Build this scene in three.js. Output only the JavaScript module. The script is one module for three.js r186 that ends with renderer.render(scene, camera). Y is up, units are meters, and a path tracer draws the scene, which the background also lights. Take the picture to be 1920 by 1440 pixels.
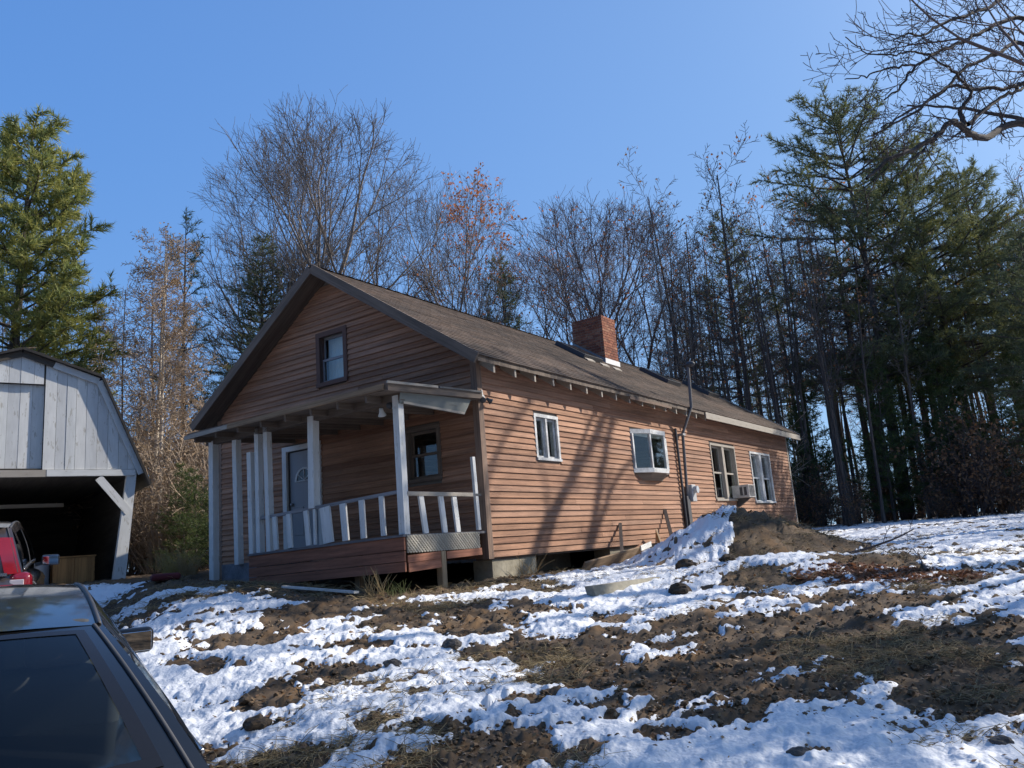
import * as THREE from 'three';
import { mergeGeometries } from 'three/addons/utils/BufferGeometryUtils.js';
import { RoundedBoxGeometry } from 'three/addons/geometries/RoundedBoxGeometry.js';

// ---------------------------------------------------------------- camera, sky, sun, exposure
const scene = new THREE.Scene();
const EYE = 1.75;
const camera = new THREE.PerspectiveCamera(51.0, 4 / 3, 0.05, 1500);
camera.position.set(0, EYE, 0);
camera.rotation.order = 'YXZ';
camera.rotation.set(0.2029, 0, -0.0787);

const SUN_AZ = THREE.MathUtils.degToRad(70), SUN_EL = THREE.MathUtils.degToRad(32);
const sunDir = new THREE.Vector3(Math.sin(SUN_AZ) * Math.cos(SUN_EL), Math.sin(SUN_EL), -Math.cos(SUN_AZ) * Math.cos(SUN_EL));
{
  // clear cold-weather sky: deep blue overhead, paler low down and on the sunny side
  const w = 512, h = 256, a = new Float32Array(w * h * 4);
  for (let j = 0; j < h; j++) for (let i = 0; i < w; i++) {
    const el = ((j + 0.5) / h - 0.5) * Math.PI, az = ((i + 0.5) / w - 0.5) * 2 * Math.PI;
    const d = new THREE.Vector3(Math.cos(el) * Math.cos(az), Math.sin(el), Math.cos(el) * Math.sin(az));
    const up = Math.max(0, d.y), c = d.dot(sunDir);
    const k = Math.exp(-up * 2.6), k2 = Math.exp(-up * 5.5);
    const s = Math.pow(Math.max(0, 0.5 + 0.5 * c), 3);
    const g = Math.pow(Math.max(0, c), 14);
    const base = [0.050 + 0.055 * k + 0.21 * k2, 0.18 + 0.145 * k + 0.185 * k2, 0.56 + 0.13 * k + 0.05 * k2];
    const add = [0.18 * s + 0.8 * g, 0.21 * s + 0.8 * g, 0.18 * s + 0.8 * g];
    const zen = 1 - 0.42 * up * up * up;      // air is thinnest, the blue deepest, straight overhead
    for (let q = 0; q < 3; q++) a[(j * w + i) * 4 + q] = (base[q] + add[q]) * zen;
    a[(j * w + i) * 4 + 3] = 1;
  }
  const sky = new THREE.DataTexture(a, w, h, THREE.RGBAFormat, THREE.FloatType);
  sky.mapping = THREE.EquirectangularReflectionMapping;
  sky.magFilter = THREE.LinearFilter; sky.minFilter = THREE.LinearFilter; sky.needsUpdate = true;
  scene.background = sky; scene.environment = sky;
}
const sun = new THREE.DirectionalLight(new THREE.Color(1, 0.93, 0.82), 5.0);
sun.name = 'sun';
sun.position.copy(sunDir).multiplyScalar(80).add(new THREE.Vector3(0, 0, -18));
sun.target.position.set(0, 0, -18);
sun.castShadow = true;
sun.shadow.mapSize.set(4096, 4096);
Object.assign(sun.shadow.camera, { left: -45, right: 45, top: 45, bottom: -45, near: 1, far: 200 });
scene.add(sun, sun.target);
const renderer = new THREE.WebGLRenderer({ antialias: true });
renderer.setSize(1024, 768);
renderer.shadowMap.enabled = true;
renderer.toneMapping = THREE.LinearToneMapping;
renderer.toneMappingExposure = 1.24;

// ---------------------------------------------------------------- helpers
function RNG(seed) { let s = seed >>> 0; return () => { s = (s + 0x6D2B79F5) >>> 0; let t = s; t = Math.imul(t ^ (t >>> 15), t | 1); t ^= t + Math.imul(t ^ (t >>> 7), t | 61); return ((t ^ (t >>> 14)) >>> 0) / 4294967296; }; }
const V = (x, y, z) => new THREE.Vector3(x, y, z);
const clamp = (v, a, b) => v < a ? a : v > b ? b : v;
const lerp = (a, b, t) => a + (b - a) * t;
const ss = (a, b, x) => { const t = clamp((x - a) / (b - a), 0, 1); return t * t * (3 - 2 * t); };
const hash2 = (i, j) => { let h = Math.imul(i, 374761393) + Math.imul(j, 668265263) | 0; h = Math.imul(h ^ (h >>> 13), 1274126177); return ((h ^ (h >>> 16)) >>> 0) / 4294967296; };
function vnoise(x, y) { const i = Math.floor(x), j = Math.floor(y), u = x - i, v = y - j, a = u * u * (3 - 2 * u), b = v * v * (3 - 2 * v); return lerp(lerp(hash2(i, j), hash2(i + 1, j), a), lerp(hash2(i, j + 1), hash2(i + 1, j + 1), a), b); }
function fbm(x, y, o = 4) { let s = 0, a = 0.5, n = 0; for (let k = 0; k < o; k++) { s += a * vnoise(x, y); n += a; a *= 0.5; x = x * 2.03 + 17.1; y = y * 2.03 + 5.7; } return s / n; }
// value noise that tiles with period p (whole number)
function tnoise(x, y, p, q = p) { const i = Math.floor(x), j = Math.floor(y), u = x - i, v = y - j, a = u * u * (3 - 2 * u), b = v * v * (3 - 2 * v), m = (k, n) => ((k % n) + n) % n; const h = (k, l) => hash2(m(k, p) + p * 131, m(l, q) + q * 57); return lerp(lerp(h(i, j), h(i + 1, j), a), lerp(h(i, j + 1), h(i + 1, j + 1), a), b); }
function tfbm(u, v, p, q, o = 4) { let s = 0, a = 0.5, n = 0; for (let k = 0; k < o; k++) { s += a * tnoise(u * p, v * q, p, q); n += a; a *= 0.55; p *= 2; q *= 2; } return s / n; }
function tex(n, fn, srgb = false) {
  const d = new Uint8Array(n * n * 4);
  for (let j = 0; j < n; j++) for (let i = 0; i < n; i++) { const c = fn((i + 0.5) / n, (j + 0.5) / n), o = (j * n + i) * 4; for (let k = 0; k < 3; k++) d[o + k] = clamp(Math.round(255 * (c.length ? c[k] : c)), 0, 255); d[o + 3] = 255; }
  const t = new THREE.DataTexture(d, n, n, THREE.RGBAFormat); t.wrapS = t.wrapT = THREE.RepeatWrapping; t.magFilter = THREE.LinearFilter; t.minFilter = THREE.LinearMipmapLinearFilter; t.generateMipmaps = true; if (srgb) t.colorSpace = THREE.SRGBColorSpace; t.needsUpdate = true; return t;
}
const rep = (t, u, v) => { const c = t.clone(); c.repeat.set(u, v); c.needsUpdate = true; return c; };
function mat(rgb, rough = 0.85, o = {}) { const m = new (o.physical ? THREE.MeshPhysicalMaterial : THREE.MeshStandardMaterial)({ roughness: rough, metalness: 0 }); m.color.setRGB(...rgb); const { physical, ...r } = o; for (const k in r) m[k] = r[k]; return m; }
const taken = new Map();
function numbered(n) { const k = taken.get(n) ?? 0; taken.set(n, k + 1); return k ? n + '_' + String(k).padStart(3, '0') : n; }
function mesh(name, g, m, parent, label) { const o = new THREE.Mesh(g, m); o.castShadow = o.receiveShadow = true; if (parent) { o.name = name; parent.add(o); if (label) o.userData.label = label; } else { o.name = numbered(name); scene.add(o); } return o; }
function tag(o, label, category, group) { o.userData.label = label; o.userData.category = category; if (group) o.userData.group = group; return o; }
function struct(name, g, m) { const o = mesh(name, g, m); o.userData.kind = 'structure'; return o; }
function thing(name, label, category, pos = V(0, 0, 0), turn = 0, group) { const o = new THREE.Group(); o.name = numbered(name); scene.add(o); o.position.copy(pos); o.rotation.y = turn; return tag(o, label, category, group); }
function dup(src, base, pos, turn, scale, label) { const r = src.clone(); r.name = numbered(base); r.userData = { ...src.userData }; if (label) r.userData.label = label; scene.add(r); r.position.copy(pos); r.rotation.y = turn; r.scale.set(...(Array.isArray(scale) ? scale : [scale, scale, scale])); return r; }

class Buf {
  constructor() { this.p = []; this.n = []; this.u = []; this.i = []; this.c = null; }
  v(x, y, z, nx, ny, nz, u = 0, w = 0) { this.p.push(x, y, z); this.n.push(nx, ny, nz); this.u.push(u, w); return this.p.length / 3 - 1; }
  tri(a, b, c) { const e = b.clone().sub(a), f = c.clone().sub(a), n = e.cross(f).normalize(); const i = this.v(a.x, a.y, a.z, n.x, n.y, n.z, 0, 0); this.v(b.x, b.y, b.z, n.x, n.y, n.z, 1, 0); this.v(c.x, c.y, c.z, n.x, n.y, n.z, 0.5, 1); this.i.push(i, i + 1, i + 2); }
  quad(a, b, c, d, uv) { const e = b.clone().sub(a), f = d.clone().sub(a), lu = e.length(), lv = f.length(), n = e.cross(f).normalize(); const q = uv ?? [0, 0, lu, 0, lu, lv, 0, lv]; const i = this.v(a.x, a.y, a.z, n.x, n.y, n.z, q[0], q[1]); this.v(b.x, b.y, b.z, n.x, n.y, n.z, q[2], q[3]); this.v(c.x, c.y, c.z, n.x, n.y, n.z, q[4], q[5]); this.v(d.x, d.y, d.z, n.x, n.y, n.z, q[6], q[7]); this.i.push(i, i + 1, i + 2, i, i + 2, i + 3); }
  // eight corners: bottom ring 0-3 and top ring 4-7, each counter-clockwise seen from above
  hexa(q, ou = 0, ov = 0) { const f = [[3, 2, 1, 0], [4, 5, 6, 7], [0, 1, 5, 4], [1, 2, 6, 5], [2, 3, 7, 6], [3, 0, 4, 7]]; for (const [a, b, c, d] of f) { const lu = q[a].distanceTo(q[b]), lv = q[a].distanceTo(q[d]); this.quad(q[a], q[b], q[c], q[d], lu >= lv ? [ou, ov, ou + lu, ov, ou + lu, ov + lv, ou, ov + lv] : [ov, ou, ov, ou + lu, ov + lv, ou + lu, ov + lv, ou].map((x, k) => x)); } return this; }
  box(x0, x1, y0, y1, z0, z1, ou = 0, ov = 0) { return this.hexa([V(x0, y0, z1), V(x1, y0, z1), V(x1, y0, z0), V(x0, y0, z0), V(x0, y1, z1), V(x1, y1, z1), V(x1, y1, z0), V(x0, y1, z0)], ou, ov); }
  // bar of section w x d between two points; side = direction of w
  bar(a, b, w, d, side = V(1, 0, 0)) { const t = b.clone().sub(a).normalize(); let s = side.clone().sub(t.clone().multiplyScalar(side.dot(t))); if (s.lengthSq() < 1e-6) s = V(0, 0, 1).sub(t.clone().multiplyScalar(t.z)); s.normalize(); const o = s.clone().cross(t).normalize(); const k = (p, x, y) => p.clone().addScaledVector(s, x * w / 2).addScaledVector(o, y * d / 2); return this.hexa([k(a, -1, 1), k(a, 1, 1), k(a, 1, -1), k(a, -1, -1), k(b, -1, 1), k(b, 1, 1), k(b, 1, -1), k(b, -1, -1)], Math.abs(a.x + a.y * 1.7) % 1); }
  tube(pts, rad, sides, cap = false) {
    const n = pts.length; let ref = V(0.31, 0.17, 0.93), first = this.p.length / 3, run = 0; const t = V(), s = V(), o = V();
    for (let k = 0; k < n; k++) {
      t.copy(pts[Math.min(k + 1, n - 1)]).sub(pts[Math.max(k - 1, 0)]).normalize();
      s.copy(ref).addScaledVector(t, -ref.dot(t)); if (s.lengthSq() < 1e-4) s.set(1, 0, 0).addScaledVector(t, -t.x); s.normalize(); ref.copy(s); o.crossVectors(t, s);
      if (k) run += pts[k].distanceTo(pts[k - 1]);
      for (let j = 0; j <= sides; j++) { const a = j / sides * Math.PI * 2, ca = Math.cos(a), sa = Math.sin(a), x = s.x * ca + o.x * sa, y = s.y * ca + o.y * sa, z = s.z * ca + o.z * sa; this.v(pts[k].x + x * rad[k], pts[k].y + y * rad[k], pts[k].z + z * rad[k], x, y, z, j / sides * Math.max(0.3, 6 * rad[0]), run); }
    }
    const w = sides + 1;
    for (let k = 0; k < n - 1; k++) for (let j = 0; j < sides; j++) { const a = first + k * w + j; this.i.push(a, a + 1, a + w + 1, a, a + w + 1, a + w); }
    if (cap) { const e = this.v(pts[n - 1].x, pts[n - 1].y, pts[n - 1].z, t.x, t.y, t.z); for (let j = 0; j < sides; j++) this.i.push(first + (n - 1) * w + j, first + (n - 1) * w + j + 1, e); const b0 = this.v(pts[0].x, pts[0].y, pts[0].z, 0, -1, 0); for (let j = 0; j < sides; j++) this.i.push(first + j + 1, first + j, b0); }
  }
  get tris() { return this.i.length / 3; }
  geo() { const g = new THREE.BufferGeometry(); g.setAttribute('position', new THREE.Float32BufferAttribute(this.p, 3)); g.setAttribute('normal', new THREE.Float32BufferAttribute(this.n, 3)); g.setAttribute('uv', new THREE.Float32BufferAttribute(this.u, 2)); if (this.c) g.setAttribute('color', new THREE.Float32BufferAttribute(this.c, 3)); g.setIndex(this.p.length / 3 > 65535 ? new THREE.Uint32BufferAttribute(this.i, 1) : new THREE.Uint16BufferAttribute(this.i, 1)); return g; }
}
const boxG = (x0, x1, y0, y1, z0, z1, ou = 0, ov = 0) => new Buf().box(x0, x1, y0, y1, z0, z1, ou, ov).geo();
const barG = (a, b, w, d, side) => new Buf().bar(a, b, w, d, side).geo();
const tubeG = (pts, r, sides = 8) => { const b = new Buf(); b.tube(pts, Array.isArray(r) ? r : pts.map(() => r), sides, true); return b.geo(); };

// ---------------------------------------------------------------- textures (all in metres: one tile = the repeat given)
const T = {};
T.wood = tex(512, (u, v) => { const g = tfbm(u, v, 3, 40, 4), s = tfbm(u + 0.3, v, 2, 9, 4), f = tfbm(u, v, 24, 128, 2); return 0.5 + 0.26 * (g - 0.5) * 2 + 0.24 * (s - 0.5) * 2 + 0.12 * (f - 0.5) * 2 + 0.18; });
T.peel = tex(512, (u, v) => { const s = tfbm(u, v, 5, 40, 5), f = tfbm(u, v, 24, 128, 3), c = ss(0.60, 0.72, s * 0.7 + f * 0.3), d = tfbm(u, v, 3, 14, 4), e = tfbm(u, v, 6, 90, 2); const k = lerp(1.0 - 0.2 * d - 0.10 * e, 0.58, c * 0.9); return [k, k * lerp(1, 0.96, c), k * lerp(1, 0.9, c)]; });
T.dirt = tex(512, (u, v) => { const a = tfbm(u, v, 5, 5, 5), b = tfbm(u + 0.37, v + 0.2, 32, 32, 3), c = tfbm(u + 0.7, v, 9, 9, 4); const k = 0.2 + 0.6 * a + 0.42 * (b - 0.5); const h = ss(0.52, 0.66, c); return [k * lerp(0.9, 1.18, h), k * lerp(0.9, 1.02, h), k * lerp(0.92, 0.78, h)]; });
T.grain = tex(512, (u, v) => 0.5 + 0.6 * (tfbm(u, v, 24, 24, 4) - 0.5) + 0.5 * (tfbm(u, v, 5, 5, 3) - 0.5));
T.snow = tex(512, (u, v) => 0.5 + 0.75 * (tfbm(u, v, 14, 14, 5) - 0.5) + 0.3 * (tfbm(u, v, 70, 70, 2) - 0.5));
T.bark = tex(512, (u, v) => { const a = tfbm(u, v, 18, 4, 4), b = tfbm(u, v, 40, 12, 3), c = tfbm(u, v, 3, 3, 3); return 0.2 + 0.5 * ss(0.3, 0.7, a) + 0.25 * b + 0.3 * (c - 0.3); });
T.spots = tex(256, (u, v) => 0.72 + 0.5 * (tfbm(u, v, 6, 6, 4) - 0.5) + 0.3 * (tfbm(u, v, 40, 40, 2) - 0.5));

// ---------------------------------------------------------------- terrain; f = metres ahead of the photographer (-z)
const FS = [-200, -50, -5, 0, 2, 5, 9, 12, 14, 20, 28, 40, 60, 200, 2000], HS = [-1.5, -0.6, -0.12, 0, 0.1, 0.47, 0.93, 1.25, 1.33, 1.46, 1.6, 1.7, 1.74, 1.75, 1.75];
function slope(f) { let k = 0; while (k < FS.length - 2 && f > FS[k + 1]) k++; const m = (j) => j <= 0 || j >= FS.length - 1 ? 0 : (HS[j + 1] - HS[j - 1]) / (FS[j + 1] - FS[j - 1]); const d = FS[k + 1] - FS[k], t = clamp((f - FS[k]) / d, 0, 1), t2 = t * t, t3 = t2 * t; return (2 * t3 - 3 * t2 + 1) * HS[k] + (t3 - 2 * t2 + t) * d * m(k) + (3 * t2 - 2 * t3) * HS[k + 1] + (t3 - t2) * d * m(k + 1); }
const HOUSE = { x: -0.593, f: 13.299, y: EYE - 0.082, yaw: 0.596 };
const HU = [Math.sin(HOUSE.yaw), Math.cos(HOUSE.yaw)], HWd = [-Math.cos(HOUSE.yaw), Math.sin(HOUSE.yaw)];
const toHouse = (x, f) => { const a = x - HOUSE.x, b = f - HOUSE.f; return [a * HU[0] + b * HU[1], a * HWd[0] + b * HWd[1]]; };   // [u along the long wall, w inward]
const fromHouse = (u, w) => [HOUSE.x + u * HU[0] + w * HWd[0], HOUSE.f + u * HU[1] + w * HWd[1]];
const CAR = { x: -1.86, f: 2.66, y: EYE - 1.664, hd: -0.573, pt: 0.108 }, SUV = { x: -6.647, f: 9.384, y: EYE - 0.884, hd: -0.497, pt: 0.073 };
const MOUND = { x: 3.62, f: 14.4 };
function carPlane(c, x, f, h) { const a = x - c.x, b = f - c.f, s = a * Math.sin(c.hd) + b * Math.cos(c.hd), r = a * Math.cos(c.hd) - b * Math.sin(c.hd); const dx = Math.max(0, Math.abs(r) - 1.0), ds = Math.max(0, Math.abs(s - 2.2) - 2.5), k = 1 - ss(0, 1.6, Math.hypot(dx, ds)); return lerp(h, c.y + Math.tan(c.pt) * s, k); }
function moundH(x, f) {
  const a = x - MOUND.x, b = f - MOUND.f; const u = a * 0.9 + b * 0.43, w = -a * 0.43 + b * 0.9; const n = 0.16 * (fbm(x * 1.7 + 3, f * 1.7, 3) - 0.5);
  const r = Math.hypot(u / (u > 0 ? 2.7 : 2.0), w / 1.7) + n; let h = 1.0 * Math.pow(clamp(1 - r, 0, 1), 1.15) ; h = h > 0.66 ? 0.66 + (h - 0.66) * 0.75 : h;
  return h;
}
function gbase(x, f) {
  let h = slope(f) + 0.34 * ss(0, 6.5, -x) * ss(7.5, 12.5, f) * (1 - ss(30, 60, f));
  h = carPlane(CAR, x, f, h); h = carPlane(SUV, x, f, h);
  const near = 1 - ss(30, 60, Math.hypot(x, f));
  h += near * (0.10 * (fbm(x * 0.35 + 9, f * 0.35, 3) - 0.5));
  h += moundH(x, f);
  h += 0.20 * Math.exp(-(((x - 3.3) / 1.5) ** 2 + ((f - 11.2) / 0.7) ** 2)) + 0.10 * Math.exp(-(((x - 4.9) / 0.8) ** 2 + ((f - 10.9) / 0.4) ** 2));
  const [u, w] = toHouse(x, f);
  h -= 0.42 * ss(1.3, 1.7, u) * (1 - ss(2.6, 3.6, u)) * ss(-1.1, -0.5, w) * (1 - ss(0.2, 0.6, w));
  if (u > -2.2 && u < 18 && w > -0.1 && w < 7.3) h -= 0.10 * ss(-0.1, 0.3, w);
  return h;
}
// bare-earth patches seen in the snow: centre x, f, half axes, turn
const BARE = [[2.5, 7.88, 1.6, 1.05, -0.35], [2.73, 6.72, 0.83, 0.67, -0.27], [1.5, 6.4, 1.0, 0.6, -0.25], [1.18, 5.92, 0.42, 0.32, -0.26], [0.26, 7.97, 0.66, 0.58, -0.28], [-0.39, 5.51, 0.38, 0.35, -0.21], [0.53, 7.14, 0.49, 0.37, -0.28], [-3.2, 9.11, 0.5, 0.24, -0.28], [-1.95, 7.88, 0.42, 0.24, -0.29], [-2.27, 7.14, 0.17, 0.23, -0.33], [-2.61, 10.34, 0.68, 0.28, -0.35], [-1.27, 10.3, 0.86, 0.6, -0.37], [-0.58, 9.54, 0.64, 0.5, -0.34], [0.04, 10.11, 0.54, 0.35, -0.36], [-1.84, 5.68, 0.31, 0.2, -0.21], [2.94, 5.96, 0.59, 0.45, -0.27], [3.37, 9.32, 0.7, 0.36, -0.41], [3.93, 8.77, 0.59, 0.25, -0.4], [-2.42, 6.14, 0.16, 0.24, -0.14], [0.08, 11.75, 0.5, 0.44, -0.47], [2.95, 10.5, 0.38, 0.3, -0.43], [0.54, 6.07, 0.22, 0.14, -0.2], [0.82, 5.57, 0.2, 0.13, -0.2], [1.65, 4.95, 0.11, 0.08, -0.34], [-3.29, 8.38, 0.37, 0.13, -0.26], [-1.89, 8.8, 0.31, 0.2, -0.32], [-1.46, 9.72, 0.42, 0.32, -0.36], [4.59, 10.83, 0.74, 0.38, -0.52], [1.7, 8.8, 0.33, 0.25, -0.42], [-0.35, 7.88, 0.31, 0.21, -0.29], [-1.39, 7.28, 0.14, 0.14, -0.19]];
function bareness(x, f) {       // above 0: bare earth
  let b = -9;
  const wx = x + 0.5 * (fbm(x * 1.6, f * 1.6, 3) - 0.5), wf = f + 0.5 * (fbm(x * 1.6 + 40, f * 1.6, 3) - 0.5);
  for (const [cx, cf, ax, af, t] of BARE) { const a = wx - cx, c = wf - cf; if (Math.abs(a) > 3.4 || Math.abs(c) > 3.4) continue; const u = a * Math.cos(t) + c * Math.sin(t), w = -a * Math.sin(t) + c * Math.cos(t); b = Math.max(b, 1 - Math.hypot(u / ax, w / af)); }
  b = Math.max(b, -0.62);
  const [u, w] = toHouse(x, f);
  b = Math.max(b, 0.7 - Math.max(Math.abs(w - 2.6) - 2.6, -2.75 - u) * 1.6 - Math.max(0, u + 1.2) * 0.8);         // strip before the porch
  if (u > -2.2) b = Math.max(b, 0.55 + (w + 0.35) * 1.5 - ss(8, 10, u) * 0.5);                                                     // strip under the eaves
  b = Math.max(b, 0.45 - Math.hypot((x + 6.0) / 2.2, (f - 12.6) / 2.4) * 0.9);                                                         // before the barn
  const [a, c] = [x - MOUND.x, f - MOUND.f], m = moundH(x, f);
  if (m > 0.02) { const side = a * 0.93 - c * 0.36 + 0.30 * (fbm(x * 3, f * 3, 3) - 0.5); b = side > 0.12 ? Math.max(b, ss(0.12, 0.5, side) * 0.9) : Math.min(b, -0.25); }
  { const ru = (x - 4.2) * 0.915 + (f - 9.5) * 0.403, rw = -(x - 4.2) * 0.403 + (f - 9.5) * 0.915 + 0.12 * Math.sin(ru * 0.9); if (ru > -1.6 && ru < 9 && rw > -1.3 && rw < 1.5) { const q = ((rw + 1.3) % 0.42) - 0.21 + 0.10 * (fbm(x * 1.3, f * 1.3, 2) - 0.5); b = Math.max(b, 0.38 - Math.abs(q) * 11 + 0.5 * (fbm(ru * 1.1, rw * 3 + 8, 2) - 0.5)); } }
  if (x > 4 && f > 10) b = Math.max(b, -0.34 + 0.42 * (fbm(x * 0.9, f * 0.9 + 4, 3) - 0.4));
  if (f > 24) b = lerp(b, -0.24, ss(24, 32, f));
  return b;
}
const grain2 = (x, f) => { const c = 0.905, s = 0.425, u = (x * c + f * s), w = (-x * s + f * c); return [u, w]; };
function snowT(x, f) {          // thickness of the snow above the earth, negative where there is none
  const [u, w] = grain2(x, f);
  const n1 = fbm(u * 0.6 + 3, w * 1.4, 3) - 0.5, n2 = fbm(u * 1.9 + 11, w * 4.4 + 2, 3) - 0.5, n3 = fbm(u * 6.5, w * 11, 3) - 0.5, n4 = fbm(x * 19, f * 19, 2) - 0.5;
  const b = bareness(x, f), br = ss(0.40, 0.62, fbm(x * 0.5 + 60, f * 0.5, 2)), far = 1 - ss(14, 24, f);
  return 0.024 - 0.14 * (b + 0.42) + 0.20 * n1 + lerp(0.18, 0.30, br) * n2 + lerp(0.12, 0.24, br) * n3 + 0.07 * n4 * far;
}
const clodH = (x, f) => (1 + 1.2 * Math.min(0.6, moundH(x, f))) * clod1(x, f);
const clod1 = (x, f) => 0.07 * (fbm(x * 5, f * 5, 3) - 0.5) + 0.11 * Math.pow(fbm(x * 10 + 7, f * 10, 3), 2) - 0.03 + 0.04 * (fbm(x * 27, f * 27, 2) - 0.5);
function ground(x, f) { const r = Math.hypot(x, f); return gbase(x, f) + (r < 40 ? clodH(x, f) * (1 - ss(24, 40, r)) : 0); }
const gy = (x, f) => gbase(x, f);
function polar(azs, rs, height, keep) {
  const na = azs.length, nr = rs.length, p = new Float32Array(na * nr * 3), uv = new Float32Array(na * nr * 2), idx = [], k = new Uint8Array(na * nr);
  for (let j = 0; j < nr; j++) for (let i = 0; i < na; i++) { const x = rs[j] * Math.sin(azs[i]), f = rs[j] * Math.cos(azs[i]), o = j * na + i; const h = height(x, f, o, k); p[o * 3] = x; p[o * 3 + 1] = h; p[o * 3 + 2] = -f; uv[o * 2] = x / 2; uv[o * 2 + 1] = f / 2; }
  for (let j = 0; j < nr - 1; j++) for (let i = 0; i < na - 1; i++) { const a = j * na + i, b = a + 1, c = a + na, d = c + 1; if (keep && !(k[a] || k[b] || k[c] || k[d])) continue; idx.push(a, b, d, a, d, c); }
  let g = new THREE.BufferGeometry(); g.setAttribute('position', new THREE.BufferAttribute(p, 3)); g.setAttribute('uv', new THREE.BufferAttribute(uv, 2)); g.setIndex(idx); g.computeVertexNormals(); return g;
}
{
  const D = Math.PI / 180, az = [], rs = [];
  for (let a = -180; a < 180.01;) { az.push(a * D); a += Math.abs(a + 0.01) < 44 ? 0.2 : Math.abs(a) < 60 ? 1 : 4; }
  for (let r = 0.3; r < 1200;) { rs.push(r); r *= r < 3 ? 1.12 : r < 45 ? 1.0105 : 1.15; }
  const dirt = mat([0.20, 0.13, 0.072], 0.97, { map: T.dirt, bumpMap: T.grain, bumpScale: 0.012 });
  struct('ground', polar(az, rs, (x, f) => ground(x, f)), dirt);
  const az2 = [], rs2 = [];
  for (let a = -75; a < 75;) { az2.push(a * D); a += Math.abs(a) < 37 ? 0.105 : 0.6; }
  for (let r = 3.0; r < 75;) { rs2.push(r); r *= r < 24 ? 1.0062 : 1.013; }
  const snow = mat([0.77, 0.775, 0.79], 0.8, { bumpMap: rep(T.snow, 1.3, 1.3), bumpScale: 0.02 });
  const o = mesh('snow', polar(az2, rs2, (x, f, q, k) => { const t = snowT(x, f); k[q] = t > -0.012 ? 1 : 0; const lump = 0.024 * (fbm(x * 5 + 2, f * 5, 3) - 0.5) + 0.015 * (fbm(x * 15, f * 15, 3) - 0.5); const th = t > 0 ? 0.024 * (1 - Math.exp(-t / 0.035)) : t * 0.6; return gbase(x, f) + (t > 0 ? 0.018 : 0.012) + 0.5 * clodH(x, f) + th + lump * ss(0, 0.05, t); }, true), snow);
  o.userData.kind = 'stuff'; o.userData.label = 'patchy thin snow lying over the brown bare earth of the yard'; o.userData.category = 'snow';
}

// ---------------------------------------------------------------- the brown house; local x along the long wall, y up, z out of the long wall
const house = thing('house', 'brown clapboard house with long shingled roof, brick chimney and sagging front porch', 'house', V(HOUSE.x, HOUSE.y, -HOUSE.f), Math.PI / 2 - HOUSE.yaw);
const HL = 17.6, HWID = 7.04, EAVE = 3.245, RIDGE = 5.827, OE = 0.36, OF = 0.41, OB = 0.42, PITCH = (RIDGE - EAVE) / (HWID / 2 + OE), WALLTOP = EAVE + PITCH * OE - 0.16;
const M = {};
const wood1 = rep(T.wood, 0.45, 1.1);
M.siding = [[0.49, 0.26, 0.158], [0.435, 0.228, 0.136], [0.535, 0.292, 0.182], [0.385, 0.195, 0.117], [0.48, 0.265, 0.17]].map((c) => mat(c, 0.9, { map: wood1, bumpMap: wood1, bumpScale: 0.004 }));
M.dark = [[0.42, 0.175, 0.105], [0.38, 0.158, 0.094], [0.45, 0.19, 0.115]].map((c) => mat(c, 0.9, { map: wood1 }));
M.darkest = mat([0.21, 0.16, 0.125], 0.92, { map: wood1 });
M.trim = mat([0.30, 0.20, 0.145], 0.9, { map: wood1 });
M.white = mat([0.78, 0.77, 0.74], 0.8, { map: rep(T.peel, 0.8, 0.8) });
M.whiteClean = mat([0.74, 0.74, 0.73], 0.7, { map: rep(T.spots, 1, 1) });
M.board = mat([0.33, 0.22, 0.13], 0.9, { map: wood1, bumpMap: wood1, bumpScale: 0.004 });
M.paleWood = mat([0.50, 0.36, 0.22], 0.9, { map: wood1 });
M.oldWood = mat([0.42, 0.37, 0.31], 0.92, { map: rep(T.peel, 0.9, 0.9) });
M.inside = mat([0.16, 0.14, 0.12], 0.95);
M.concrete = mat([0.46, 0.41, 0.31], 0.95, { map: rep(T.spots, 0.6, 0.6), bumpMap: T.grain, bumpScale: 0.004 });
M.steel = mat([0.33, 0.33, 0.34], 0.55, { metalness: 0.6 });
M.glass = mat([0.92, 0.96, 0.96], 0.03, { physical: true, transmission: 1, thickness: 0, ior: 1.5 });
M.curtain = mat([0.72, 0.71, 0.68], 0.95);
M.metalDark = mat([0.06, 0.06, 0.065], 0.6);
const EXP = 0.108;

function wallShape(pts, holes) { const s = new THREE.Shape(pts.map(([x, y]) => new THREE.Vector2(x, y))); for (const [x0, x1, y0, y1] of holes) s.holes.push(new THREE.Path([[x0, y0], [x0, y1], [x1, y1], [x1, y0]].map(([x, y]) => new THREE.Vector2(x, y)))); const g = new THREE.ExtrudeGeometry(s, { depth: 0.13, bevelEnabled: false }); g.translate(0, 0, -0.135); return g; }
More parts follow.
